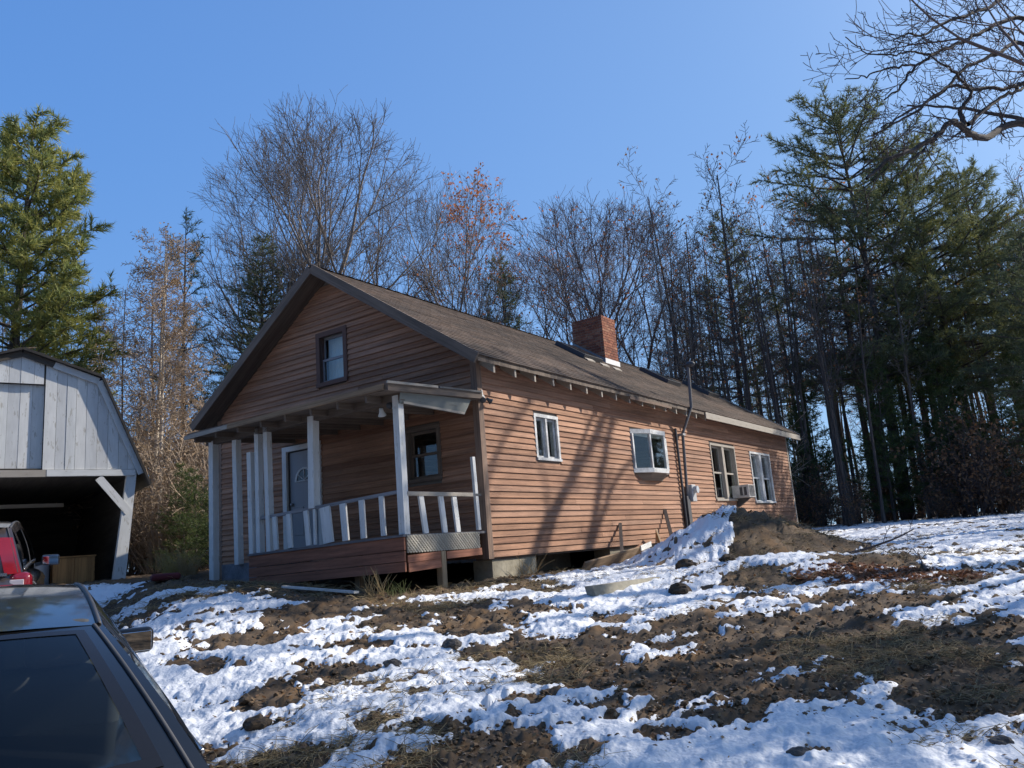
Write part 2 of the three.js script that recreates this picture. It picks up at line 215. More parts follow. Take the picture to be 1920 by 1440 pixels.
// lapped boards over a wall whose free width at height y is span(y)
function clad(wall, y0, y1, span, holes, mats, rng, name = 'siding_board', minRun = 2.6, maxRun = 5) {
  for (let k = 0, y = y0; y < y1 - 0.02; k++, y += EXP) {
    const hgt = Math.min(EXP + 0.014, y1 - y), A = span(y), B = span(Math.min(y + hgt, y1));
    let runs = [[A[0], A[1]]];
    for (const [x0, x1, h0, h1] of holes) if (Math.min(y + EXP, h1) - Math.max(y, h0) > 0.03) runs = runs.flatMap(([a, b]) => x1 <= a || x0 >= b ? [[a, b]] : [[a, x0], [x1, b]].filter(([p, q]) => q - p > 0.03));
    for (const [a, b] of runs) {
      let x = a; 
      while (x < b - 1e-6) {
        let e = x + minRun + (maxRun - minRun) * rng(); if (b - e < 0.9) e = b;
        const atL = x === A[0], atR = e >= A[1] - 1e-6; const q0 = x + (x > a ? 0.003 : 0), q1 = e - (e < b ? 0.003 : 0);
        const t0 = atL ? B[0] : q0, t1 = atR ? B[1] : q1, jz = (rng() - 0.5) * 0.004, jy = (rng() - 0.5) * 0.004;
        const g = new Buf().hexa([V(q0, y + jy, 0.033 + jz), V(q1, y + jy, 0.033 + jz), V(q1, y + jy, 0), V(q0, y + jy, 0), V(t0, y + hgt, 0.005), V(t1, y + hgt, 0.005), V(t1, y + hgt, 0), V(t0, y + hgt, 0)], rng() * 7, rng() * 3).geo();
        mesh(name, g, mats[Math.floor(rng() * mats.length)], wall);
        x = e;
      }
    }
  }
}
// sash window: frame, sashes and panes in an opening of a wall; parts are children of one part
function windowUnit(parent, x0, x1, y0, y1, o = {}) {
  const wm = o.mat ?? M.whiteClean, c = o.casing ?? 0.085, w = new Buf(), out = o.out ?? 0.045;
  w.box(x0 - c, x1 + c, y1, y1 + c, -0.02, out).box(x0 - c, x1 + c, y0 - c * 0.8, y0, -0.02, out + 0.02).box(x0 - c, x0, y0, y1, -0.02, out - 0.002).box(x1, x1 + c, y0, y1, -0.02, out - 0.002);
  w.box(x0 - 0.002, x0 + 0.02, y0, y1, -0.13, -0.02).box(x1 - 0.02, x1 + 0.002, y0, y1, -0.13, -0.02);
  const win = mesh(o.name ?? 'window', w.geo(), wm, parent, o.label);
  const n = o.units ?? 1, mu = o.mullion ?? 0.09, uw = (x1 - x0 - mu * (n - 1)) / n;
  for (let k = 0; k < n; k++) {
    const a = x0 + k * (uw + mu), b = a + uw;
    if (k) mesh('mullion', boxG(a - mu, a, y0 + 0.001, y1 - 0.001, -0.09, out - 0.012), wm, win);
    const rows = o.double ? [[y0, (y0 + y1) / 2 + 0.018, -0.03], [(y0 + y1) / 2 - 0.018, y1, -0.07]] : [[y0, y1, -0.03]];
    for (const [r0, r1, z] of rows) {
      const s = 0.045, f = new Buf(); f.box(a + 0.003, b - 0.003, r0, r0 + s, z - 0.035, z).box(a + 0.003, b - 0.003, r1 - s, r1, z - 0.035, z).box(a + 0.003, a + s, r0 + s, r1 - s, z - 0.034, z - 0.001).box(b - s, b - 0.003, r0 + s, r1 - s, z - 0.034, z - 0.001);
      mesh('sash', f.geo(), o.sashMat ?? wm, win);
      mesh('pane', boxG(a + s, b - s, r0 + s, r1 - s, z - 0.019, z - 0.015), M.glass, win);
    }
  }
  if (o.curtain) for (const [a, b] of o.curtain) { const q = new Buf(); const m = 14; for (let i = 0; i < m; i++) { const xa = lerp(a, b, i / m), xb = lerp(a, b, (i + 1) / m), za = -0.2 - 0.03 * (i % 2), zb = -0.2 - 0.03 * ((i + 1) % 2); q.quad(V(xa, y0 - 0.05, za), V(xb, y0 - 0.05, zb), V(xb, y1 + 0.05, zb), V(xa, y1 + 0.05, za)); q.quad(V(xb, y0 - 0.05, zb - 0.004), V(xa, y0 - 0.05, za - 0.004), V(xa, y1 + 0.05, za - 0.004), V(xb, y1 + 0.05, zb - 0.004)); } mesh('curtain', q.geo(), M.curtain, win); }
  return win;
}
{
  const rng = RNG(11);
  // ---- long wall
  const W1 = [1.70, 2.42, 1.70, 2.46], WB = [5.60, 7.36, 1.60, 2.46], W3 = [10.34, 12.14, 1.00, 2.46], W4 = [13.55, 15.35, 0.95, 2.40], holes = [W1, WB, W3, W4];
  const wall = mesh('long_wall', wallShape([[0, 0], [HL, 0], [HL, WALLTOP], [0, WALLTOP]], holes), M.inside, house);
  clad(wall, -0.01, WALLTOP - 0.01, () => [0.105, HL - 0.1], holes.map(([a, b, c, d]) => [a - 0.06, b + 0.06, c - 0.06, d + 0.06]), M.siding, rng);
  mesh('corner_board', boxG(0.002, 0.105, -0.03, WALLTOP - 0.02, 0.0, 0.03), M.trim, wall);
  mesh('corner_board', boxG(HL - 0.1, HL + 0.02, -0.03, WALLTOP - 0.02, 0.0, 0.03), M.oldWood, wall, 'pale corner board at the far end of the long wall');
  windowUnit(house, ...W1, { units: 2, mullion: 0.05, casing: 0.06, out: 0.035, label: 'small white twin casement window' });
  windowUnit(house, ...W3, { units: 2, double: true, mullion: 0.16, casing: 0.06, mat: M.oldWood, label: 'twin double hung window above the dirt pile', curtain: [[11.4, 11.95]] });
  windowUnit(house, ...W4, { units: 2, double: true, mullion: 0.2, casing: 0.06, mat: M.whiteClean, label: 'twin double hung window at the far end with white curtains', curtain: [[13.75, 14.35], [14.5, 15.05]] });
  { // bay window: three casements on a canted box
    const [x0, x1, y0, y1] = WB, d = 0.22, c = 0.5, P = [[x0, 0.03], [x0 + c, d], [x1 - c, d], [x1, 0.03]];
    const slab = (ya, yb, e) => { const s = new THREE.Shape([[x0 - e, -0.1], [x0 - e, 0.03], [x0 + c - e * 0.4, d + e], [x1 - c + e * 0.4, d + e], [x1 + e, 0.03], [x1 + e, -0.1]].map(([x, z]) => new THREE.Vector2(x, -z))); const g = new THREE.ExtrudeGeometry(s, { depth: yb - ya, bevelEnabled: false }); g.rotateX(-Math.PI / 2); g.translate(0, ya, 0); return g; };
    const bay = mesh('bay_window', slab(y1 - 0.03, y1 + 0.07, 0.05), M.whiteClean, house, 'projecting three pane bay window in a white frame');
    mesh('window_seat', slab(y0 - 0.05, y0 + 0.05, 0.05), M.whiteClean, bay);
    const ap = new Buf(), q = [[x0 + 0.02, 0.0], [x0 + c, d - 0.02], [x1 - c, d - 0.02], [x1 - 0.02, 0.0]], q2 = [[x0 + 0.3, 0.0], [x0 + 0.55, 0.08], [x1 - 0.55, 0.08], [x1 - 0.3, 0.0]];
    for (let k = 0; k < 3; k++) ap.quad(V(q2[k][0], y0 - 0.22, q2[k][1]), V(q2[k + 1][0], y0 - 0.22, q2[k + 1][1]), V(q[k + 1][0], y0 - 0.05, q[k + 1][1]), V(q[k][0], y0 - 0.05, q[k][1]));
    mesh('apron', ap.geo(), M.darkest, bay);
    for (let k = 0; k < 4; k++) mesh('post', boxG(P[k][0] - 0.03, P[k][0] + 0.03, y0 + 0.05, y1 - 0.03, P[k][1] - 0.03, P[k][1] + 0.03), M.whiteClean, bay);
    for (let k = 0; k < 3; k++) { const A = V(P[k][0], 0, P[k][1]), B = V(P[k + 1][0], 0, P[k + 1][1]), t = B.clone().sub(A).normalize(), n = V(-t.z, 0, t.x); A.addScaledVector(t, 0.03); B.addScaledVector(t, -0.03); const at = (p, y, o) => V(p.x + n.x * o, y, p.z + n.z * o); const g = new Buf().hexa([at(A, y0 + 0.05, -0.002), at(B, y0 + 0.05, -0.002), at(B, y0 + 0.05, 0.002), at(A, y0 + 0.05, 0.002), at(A, y1 - 0.03, -0.002), at(B, y1 - 0.03, -0.002), at(B, y1 - 0.03, 0.002), at(A, y1 - 0.03, 0.002)]).geo(); mesh('pane', g, M.glass, bay); }
  }
  // ---- gable front: faces -x; its own x runs from the left corner (-HWID) to the right one (0)
  const ridgeAt = (y) => (RIDGE - 0.16 - y) / PITCH;                  // half width free under the roof at height y
  const GW = [-3.78, -3.12, 3.56, 4.48], DOOR = [-4.83, -3.93, 0.43, 2.34], PW = [-1.58, -0.92, 1.42, 2.25];
  const g = mesh('gable_wall', wallShape([[-HWID, 0], [0, 0], [0, WALLTOP], [-HWID / 2, RIDGE - 0.17], [-HWID, WALLTOP]], [GW, DOOR, PW]), M.inside, house); g.rotation.y = -Math.PI / 2;
  const gspan = (y) => { const k = y < WALLTOP ? HWID / 2 : ridgeAt(y); return [-HWID / 2 - Math.min(HWID / 2 - 0.1, k), -HWID / 2 + Math.min(HWID / 2 - 0.1, k)]; };
  const GH = [GW, DOOR, PW].map(([a, b, c, d]) => [a - 0.06, b + 0.06, c - 0.06, d + 0.06]);
  clad(g, -0.01, 4.66, gspan, GH, M.siding, rng, 'siding_board', 3.5, 6);
  clad(g, 4.655, RIDGE - 0.3, gspan, [], M.siding, rng, 'siding_board', 5, 8);
  mesh('corner_board', boxG(-0.1, 0.03, -0.03, WALLTOP - 0.02, 0.0, 0.031), M.trim, g);
  mesh('corner_board', boxG(-HWID - 0.03, -HWID + 0.1, -0.03, WALLTOP - 0.02, 0.0, 0.031), M.trim, g);
  const gw = windowUnit(g, ...GW, { double: true, casing: 0.1, mat: mat([0.13, 0.075, 0.06], 0.9), sashMat: mat([0.24, 0.24, 0.26], 0.7), label: 'double hung attic window in the gable', curtain: [[-3.78, -3.12]] });
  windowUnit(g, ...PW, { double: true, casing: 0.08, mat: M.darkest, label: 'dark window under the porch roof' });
  { // entrance door with a half-round light
    const [x0, x1, y0, y1] = DOOR, d = mesh('door', boxG(x0 + 0.02, x1 - 0.02, y0 + 0.01, y1 - 0.02, -0.07, -0.03), mat([0.27, 0.28, 0.30], 0.6), g, 'grey panelled front door with half round light');
    const cx = (x0 + x1) / 2, cy = y1 - 0.62; const sh = new THREE.Shape(); sh.absarc(cx, cy, 0.27, 0, Math.PI); const hole = new THREE.Path(); hole.absarc(cx, cy + 0.02, 0.215, 0, Math.PI); sh.holes.push(hole);
    const rim = new THREE.ExtrudeGeometry(sh, { depth: 0.02, bevelEnabled: false, curveSegments: 16 }); rim.translate(0, 0, -0.03); mesh('fanlight_frame', rim, M.whiteClean, d);
    const pn = new THREE.Shape(); pn.absarc(cx, cy + 0.02, 0.215, 0, Math.PI); const pg = new THREE.ExtrudeGeometry(pn, { depth: 0.006, bevelEnabled: false, curveSegments: 16 }); pg.translate(0, 0, -0.031); mesh('fanlight', pg, mat([0.03, 0.035, 0.04], 0.08), d);
    for (const a of [0.6, 1.57, 2.54]) mesh('fanlight_bar', barG(V(cx, cy + 0.02, -0.018), V(cx + 0.22 * Math.cos(a), cy + 0.02 + 0.22 * Math.sin(a), -0.018), 0.018, 0.012), M.whiteClean, d);
    for (const [px, py, ph] of [[cx - 0.19, y0 + 0.25, 0.55], [cx + 0.19, y0 + 0.25, 0.55]]) mesh('door_panel', new RoundedBoxGeometry(0.28, ph, 0.016, 1, 0.006).translate(px, py + ph / 2, -0.027), mat([0.25, 0.26, 0.28], 0.6), d);
    mesh('door_knob', new THREE.SphereGeometry(0.035, 12, 8).translate(x0 + 0.09, y0 + 0.86, 0.0), M.steel, d);
    mesh('door_casing', new Buf().box(x0 - 0.12, x0, y0, y1 + 0.1, -0.02, 0.05).box(x1, x1 + 0.1, y0, y1 + 0.1, -0.02, 0.05).box(x0, x1, y1, y1 + 0.1, -0.02, 0.049).geo(), M.white, d);
  }
  // ---- other walls and the floor
  mesh('back_wall', boxG(0.02, HL - 0.02, -0.02, WALLTOP, -HWID, -HWID + 0.13), M.siding[1], house);
  const e = mesh('end_wall', wallShape([[0.135, 0], [HWID - 0.135, 0], [HWID - 0.135, WALLTOP], [HWID / 2, RIDGE - 0.17], [0.135, WALLTOP]], []), M.siding[1], house); e.rotation.y = Math.PI / 2; e.position.set(HL, 0, 0);
  mesh('floor', boxG(0.14, HL - 0.14, 0.3, 0.42, -HWID + 0.14, -0.14), M.inside, house);
  // ---- roof
  const hw = HWID / 2 + OE, th = 0.13, cs = [[-HWID / 2 - hw, EAVE - 0.1], [-HWID / 2 - hw, EAVE], [-HWID / 2, RIDGE], [-HWID / 2 + hw, EAVE], [-HWID / 2 + hw, EAVE - 0.1], [-HWID / 2, RIDGE - 0.15]];
  const rs = new THREE.Shape(cs.map(([z, y]) => new THREE.Vector2(z, y))); const rg = new THREE.ExtrudeGeometry(rs, { depth: HL + OF + OB, bevelEnabled: false }); rg.rotateY(Math.PI / 2);
  // after the turn: local (z, y, depth) -> x = depth, z = -shape x; mirror z back
  rg.scale(1, 1, -1); { const ix = rg.index; if (ix) for (let k = 0; k < ix.count; k += 3) { const a = ix.getX(k); ix.setX(k, ix.getX(k + 1)); ix.setX(k + 1, a); } else { const p = rg.attributes.position.array, u = rg.attributes.uv.array; for (let k = 0; k < p.length; k += 9) for (let q = 0; q < 3; q++) { const t = p[k + q]; p[k + q] = p[k + 3 + q]; p[k + 3 + q] = t; } for (let k = 0; k < u.length; k += 6) for (let q = 0; q < 2; q++) { const t = u[k + q]; u[k + q] = u[k + 2 + q]; u[k + 2 + q] = t; } } rg.computeVertexNormals(); }
  rg.translate(-OF, 0, 0);
  const roof = mesh('roof', rg, M.darkest, house, 'brown asphalt shingle roof with weathered courses');
  const sl = Math.hypot(hw, RIDGE - EAVE), ca = hw / sl, sa = (RIDGE - EAVE) / sl;
  const shingle = mat([0.155, 0.106, 0.077], 0.95, { vertexColors: true, map: rep(T.spots, 1.3, 1.3), bumpMap: T.grain, bumpScale: 0.004 });
  const NC = 32, ex = sl / NC;
  for (const side of [1, -1]) for (let k = 0; k < NC; k++) {
    const b = new Buf(); b.c = []; let x = -OF - 0.03 - (k % 2) * 0.15; const end = HL + OB + 0.03;
    while (x < end) {
      const w = side > 0 ? 0.3 : 1.2, x0 = Math.max(x, -OF - 0.03), x1 = Math.min(x + w - 0.006, end); x += w; if (x1 - x0 < 0.02) continue;
      const s0 = k * ex - 0.03 + (rng() - 0.5) * 0.008, s1 = (k + 1) * ex + 0.02, t = 0.017 + rng() * 0.005;
      const at = (s, n) => { const zz = hw - s * ca + n * sa, yy = EAVE + s * sa + n * ca; return [side > 0 ? -HWID / 2 + zz : -HWID / 2 - zz, yy]; };
      const [za, ya] = at(s0, t), [zb, yb] = at(s1, 0.006), [zc, yc] = at(s0, 0.001), [zd, yd] = at(s1, 0.001); const n0 = b.p.length;
      const q = side > 0 ? [V(x0, yc, zc), V(x1, yc, zc), V(x1, yd, zd), V(x0, yd, zd), V(x0, ya, za), V(x1, ya, za), V(x1, yb, zb), V(x0, yb, zb)] : [V(x1, yc, zc), V(x0, yc, zc), V(x0, yd, zd), V(x1, yd, zd), V(x1, ya, za), V(x0, ya, za), V(x0, yb, zb), V(x1, yb, zb)];
      b.hexa(q, rng() * 4, rng() * 4);
      const st = fbm(x * 0.5 + 31, k * 0.28 + x * 0.12, 4), tone = 0.66 + 0.46 * rng() * rng() + 1.1 * (st - 0.5), warm = 1 + 0.10 * (rng() - 0.5);
      for (let i = 0; i < (b.p.length - n0) / 3; i++) b.c.push(tone * warm, tone, tone * (2 - warm));
    }
    mesh('shingle_course', b.geo(), shingle, roof);
  }
  { const rc = new Buf(); for (let x = -OF; x < HL + OB - 0.1; x += 0.28) { const y = RIDGE + 0.018, j = (rng() - 0.5) * 0.01; for (const s of [1, -1]) { const a = V(x, y + j, -HWID / 2), b2 = V(x + 0.29, y + 0.012 + j, -HWID / 2), c2 = V(x + 0.29, y - 0.13 * sa + 0.012, -HWID / 2 + s * 0.15 * ca * 1.3), d = V(x, y - 0.13 * sa, -HWID / 2 + s * 0.15 * ca * 1.3); s > 0 ? rc.quad(d, c2, b2, a) : rc.quad(a, b2, c2, d); } } mesh('ridge_cap', rc.geo(), mat([0.13, 0.095, 0.075], 0.95, { map: T.spots }), roof); }
  // rake boards
  for (const xx of [-OF - 0.045, HL + OB + 0.005]) for (const s of [1, -1]) { const a = V(xx + 0.02, EAVE - 0.06, -HWID / 2 + s * hw), b = V(xx + 0.02, RIDGE - 0.065, -HWID / 2 + s * 0.01); mesh('rake_board', barG(a, b, 0.04, 0.18, V(1, 0, 0)), xx < 0 ? M.darkest : M.oldWood, roof); }
  // rafter tails and the pale length of fascia
  for (let k = -1; k < 15; k++) { const x = 0.70 + 0.626 * k - 0.0; const g2 = new Buf(); g2.hexa([V(x - 0.024, EAVE - 0.235, OE - 0.03), V(x + 0.024, EAVE - 0.235, OE - 0.03), V(x + 0.024, EAVE - 0.235 + 0.4 * PITCH, -0.06), V(x - 0.024, EAVE - 0.235 + 0.4 * PITCH, -0.06), V(x - 0.024, EAVE - 0.095, OE - 0.03), V(x + 0.024, EAVE - 0.095, OE - 0.03), V(x + 0.024, EAVE - 0.105 + 0.4 * PITCH, -0.06), V(x - 0.024, EAVE - 0.105 + 0.4 * PITCH, -0.06)]); mesh('rafter_tail', g2.geo(), M.oldWood, roof); }
  mesh('fascia', boxG(9.35, HL + OB + 0.04, EAVE - 0.2, EAVE - 0.03, OE + 0.005, OE + 0.035), M.oldWood, roof, 'weathered white fascia board along the far half of the eave');
  mesh('fascia', barG(V(5.0, EAVE - 0.12, OE + 0.015), V(7.2, EAVE - 0.125, OE + 0.015), 0.06, 0.02, V(0, 1, 0)), M.trim, roof);
  // skylights lying on the near slope
  const onRoof = (s, n) => [-HWID / 2 + hw - s * ca + n * sa, EAVE + s * sa + n * ca];
  const skyl = (x0, x1, s0, s1, open) => {
    const q = (n0, n1, e2) => { const r = [[s0 - e2, n0], [s1 + e2, n0], [s0 - e2, n1], [s1 + e2, n1]].map(([s, n]) => onRoof(s, n)); const V2 = (x, k) => V(x, r[k][1], r[k][0]); return new Buf().hexa([V2(x0 - e2, 0), V2(x1 + e2, 0), V2(x1 + e2, 1), V2(x0 - e2, 1), V2(x0 - e2, 2), V2(x1 + e2, 2), V2(x1 + e2, 3), V2(x0 - e2, 3)]).geo(); };
    const s = mesh('skylight', q(0.02, 0.14, 0.05), M.metalDark, roof, 'dark framed skylight on the roof slope'); mesh('pane', q(0.142, 0.15, -0.02), mat([0.03, 0.035, 0.04], 0.06), s); return s;
  };
  skyl(7.55, 8.45, 2.95, 3.85); skyl(12.85, 13.75, 2.95, 3.95); skyl(16.3, 17.2, 2.95, 3.95);
  for (const [x, s] of [[7.5, 2.75], [8.1, 2.62], [8.7, 2.55]]) { const [z, y] = onRoof(s, 0.03), [z2, y2] = onRoof(s + 0.12, 0.05); mesh('flashing', new Buf().hexa([V(x, y - 0.01, z), V(x + 0.4, y - 0.012, z), V(x + 0.4, y2 - 0.01, z2), V(x, y2 - 0.01, z2), V(x, y + 0.01, z + 0.005), V(x + 0.4, y + 0.014, z + 0.005), V(x + 0.4, y2 + 0.015, z2), V(x, y2 + 0.01, z2)]).geo(), M.oldWood, roof, 'loose pale flashing below the skylight'); }
  // ---- chimney: single bricks in running bond round a core
  {
    const x0 = 9.62, x1 = 10.45, z0 = -3.50, z1 = -2.49, yb = 4.9, yt = 6.6; const core = mesh('chimney', boxG(x0 + 0.012, x1 - 0.012, yb, yt - 0.012, z0 + 0.012, z1 - 0.012), mat([0.40, 0.36, 0.32], 0.95), house, 'red brick chimney with white flashing at its foot');
    const bm = [[0.34, 0.115, 0.06], [0.30, 0.10, 0.055], [0.38, 0.14, 0.075], [0.26, 0.085, 0.05], [0.42, 0.19, 0.11]].map((c) => mat(c, 0.93, { map: T.spots, bumpMap: T.grain, bumpScale: 0.004 }));
    const rows = 20, bh = (yt - yb - 0.12) / rows, A = [], put = (xa, xb, y, za, zb, zAt) => { mesh('brick', boxG(xa, xb, y, y + bh - 0.012, za, zb, rng() * 5, rng() * 5), bm[Math.floor(rng() * bm.length)], core); };
    for (let r = 0; r < rows; r++) {
      const y = yb + 0.12 + r * bh, odd = r % 2, roofZ = (z) => EAVE + (OE - z) * PITCH;
      const nx = 4, nz = 5, wx = (x1 - x0) / nx, dz = (z1 - z0 - 0.2) / nz;
      // +z and -z faces run the full width; the others fit between them
      for (const zz of [z1, z0]) { if (zz === z1 && y + bh < roofZ(z1)) continue; if (zz === z0 && y + bh < roofZ(z0)) continue; let x = x0; const cuts = odd ? [0.5, 1, 1, 1, 0.5] : [1, 1, 1, 1]; for (const c of cuts) { const j = (rng() - 0.5) * 0.006; put(x + 0.005, x + c * wx - 0.005, y, zz === z1 ? z1 - 0.095 : z0 - j, zz === z1 ? z1 + j : z0 + 0.095); x += c * wx; } }
      for (const xx of [x0, x1]) { let z = z0 + 0.1; const cuts = odd ? [1, 1, 1, 1, 1] : [0.5, 1, 1, 1, 1, 0.5]; for (const c of cuts) { const zc = z + c * dz, j = (rng() - 0.5) * 0.006; if (y + bh > roofZ(zc) - 0.05) put(xx === x0 ? x0 - j : x1 - 0.095, xx === x0 ? x0 + 0.095 : x1 + j, y, z + 0.005, zc - 0.005); z = zc; } }
    }
    const zf = z1 + 0.02; mesh('flashing', new Buf().box(x0 - 0.03, x1 + 0.03, EAVE + (OE - zf) * PITCH - 0.03, EAVE + (OE - zf) * PITCH + 0.16, z1 + 0.004, z1 + 0.022).geo(), mat([0.72, 0.72, 0.72], 0.5), core, 'white metal flashing at the foot of the chimney');
    const sf = new Buf(); const yA = EAVE + (OE - z1) * PITCH, yB = EAVE + (OE - z0) * PITCH; sf.hexa([V(x0 - 0.03, yA - 0.02, z1), V(x0 - 0.012, yA - 0.02, z1), V(x0 - 0.012, yB - 0.02, z0), V(x0 - 0.03, yB - 0.02, z0), V(x0 - 0.03, yA + 0.14, z1), V(x0 - 0.012, yA + 0.14, z1), V(x0 - 0.012, yB + 0.14, z0), V(x0 - 0.03, yB + 0.14, z0)]); mesh('flashing', sf.geo(), mat([0.2, 0.2, 0.21], 0.5), core);
  }
  // ---- service mast, meter and conduit
  {
    const mast = mesh('service_mast', tubeG([V(8.22, -0.1, 0.08), V(8.22, 1.0, 0.08), V(8.26, 2.6, 0.14), V(8.34, 3.25, 0.42), V(8.36, 4.3, 0.46)], 0.038, 10), mat([0.16, 0.15, 0.15], 0.6, { metalness: 0.4 }), house, 'dark pipe mast of the electric service with meter');
    mesh('weatherhead', new THREE.SphereGeometry(0.085, 12, 8).scale(1, 0.9, 1.5).translate(8.36, 4.33, 0.52), M.metalDark, mast);
    mesh('downpipe', tubeG([V(8.0, 0.0, 0.07), V(8.0, 2.72, 0.07)], 0.032, 8), M.metalDark, mast);
    mesh('meter_box', new RoundedBoxGeometry(0.26, 0.42, 0.16, 2, 0.02).translate(8.44, 1.12, 0.11), mat([0.42, 0.42, 0.42], 0.6), mast); mesh('meter_glass', new THREE.CylinderGeometry(0.09, 0.09, 0.12, 18).rotateX(Math.PI / 2).translate(8.44, 1.2, 0.23), mat([0.55, 0.58, 0.6], 0.15), mast);
    mesh('panel', boxG(8.06, 8.24, 0.25, 1.05, 0.025, 0.14), M.metalDark, mast); mesh('bracket', boxG(8.16, 8.32, 2.55, 2.6, 0.02, 0.19), M.steel, mast);
  }
  // ---- foundation blocks under the corner and along the wall
  mesh('foundation', boxG(0.12, 1.42, -0.75, -0.05, -0.42, -0.03, 0, 0), M.concrete, house, 'tan concrete foundation pier under the corner');
  mesh('foundation', boxG(4.2, HL - 0.05, -0.75, -0.04, -0.42, -0.05), M.concrete, house); mesh('foundation', boxG(1.42, 4.2, -1.3, -0.06, -1.2, -1.0), M.concrete, house);
  mesh('sill_beam', boxG(0.05, HL - 0.05, -0.045, -0.012, -0.3, -0.01), M.darkest, house);
}
// air conditioner hung in the window: rests in it, so a thing of its own
{
  const p = fromHouse(11.92, -0.2); const ac = thing('air_conditioner', 'pale boxy air conditioner sticking out of a house window above the dirt pile', 'air conditioner', V(p[0], HOUSE.y + 1.02, -p[1]), Math.PI / 2 - HOUSE.yaw);
  const cm = mat([0.62, 0.60, 0.57], 0.6, { map: T.spots }); const b = new Buf(); b.box(-0.26, 0.26, 0.0, 0.02, -0.2, 0.28).box(-0.26, 0.26, 0.33, 0.35, -0.2, 0.28).box(-0.26, -0.24, 0.02, 0.33, -0.2, 0.28).box(0.24, 0.26, 0.02, 0.33, -0.2, 0.28).box(-0.24, 0.24, 0.02, 0.33, -0.2, -0.17); mesh('casing', b.geo(), cm, ac);
  mesh('coil', boxG(-0.235, 0.235, 0.025, 0.325, 0.20, 0.23), M.metalDark, ac);
  for (let k = 0; k < 4; k++) mesh('grille_bar', boxG(-0.24 + 0.12 * k + 0.05, -0.24 + 0.12 * k + 0.063, 0.02, 0.33, 0.235, 0.28), cm, ac);
  for (const s of [-1, 1]) for (let k = 0; k < 2; k++) mesh('side_vent', boxG(s * 0.262 - 0.002, s * 0.262 + 0.002, 0.06, 0.29, 0.02 + k * 0.12, 0.1 + k * 0.12), M.metalDark, ac);
  mesh('bracket', new Buf().hexa([V(-0.05, -0.24, -0.13), V(0.05, -0.24, -0.13), V(0.05, -0.24, -0.17), V(-0.05, -0.24, -0.17), V(-0.05, 0.0, 0.24), V(0.05, 0.0, 0.24), V(0.05, 0.0, -0.16), V(-0.05, 0.0, -0.16)]).geo(), M.metalDark, ac);
}

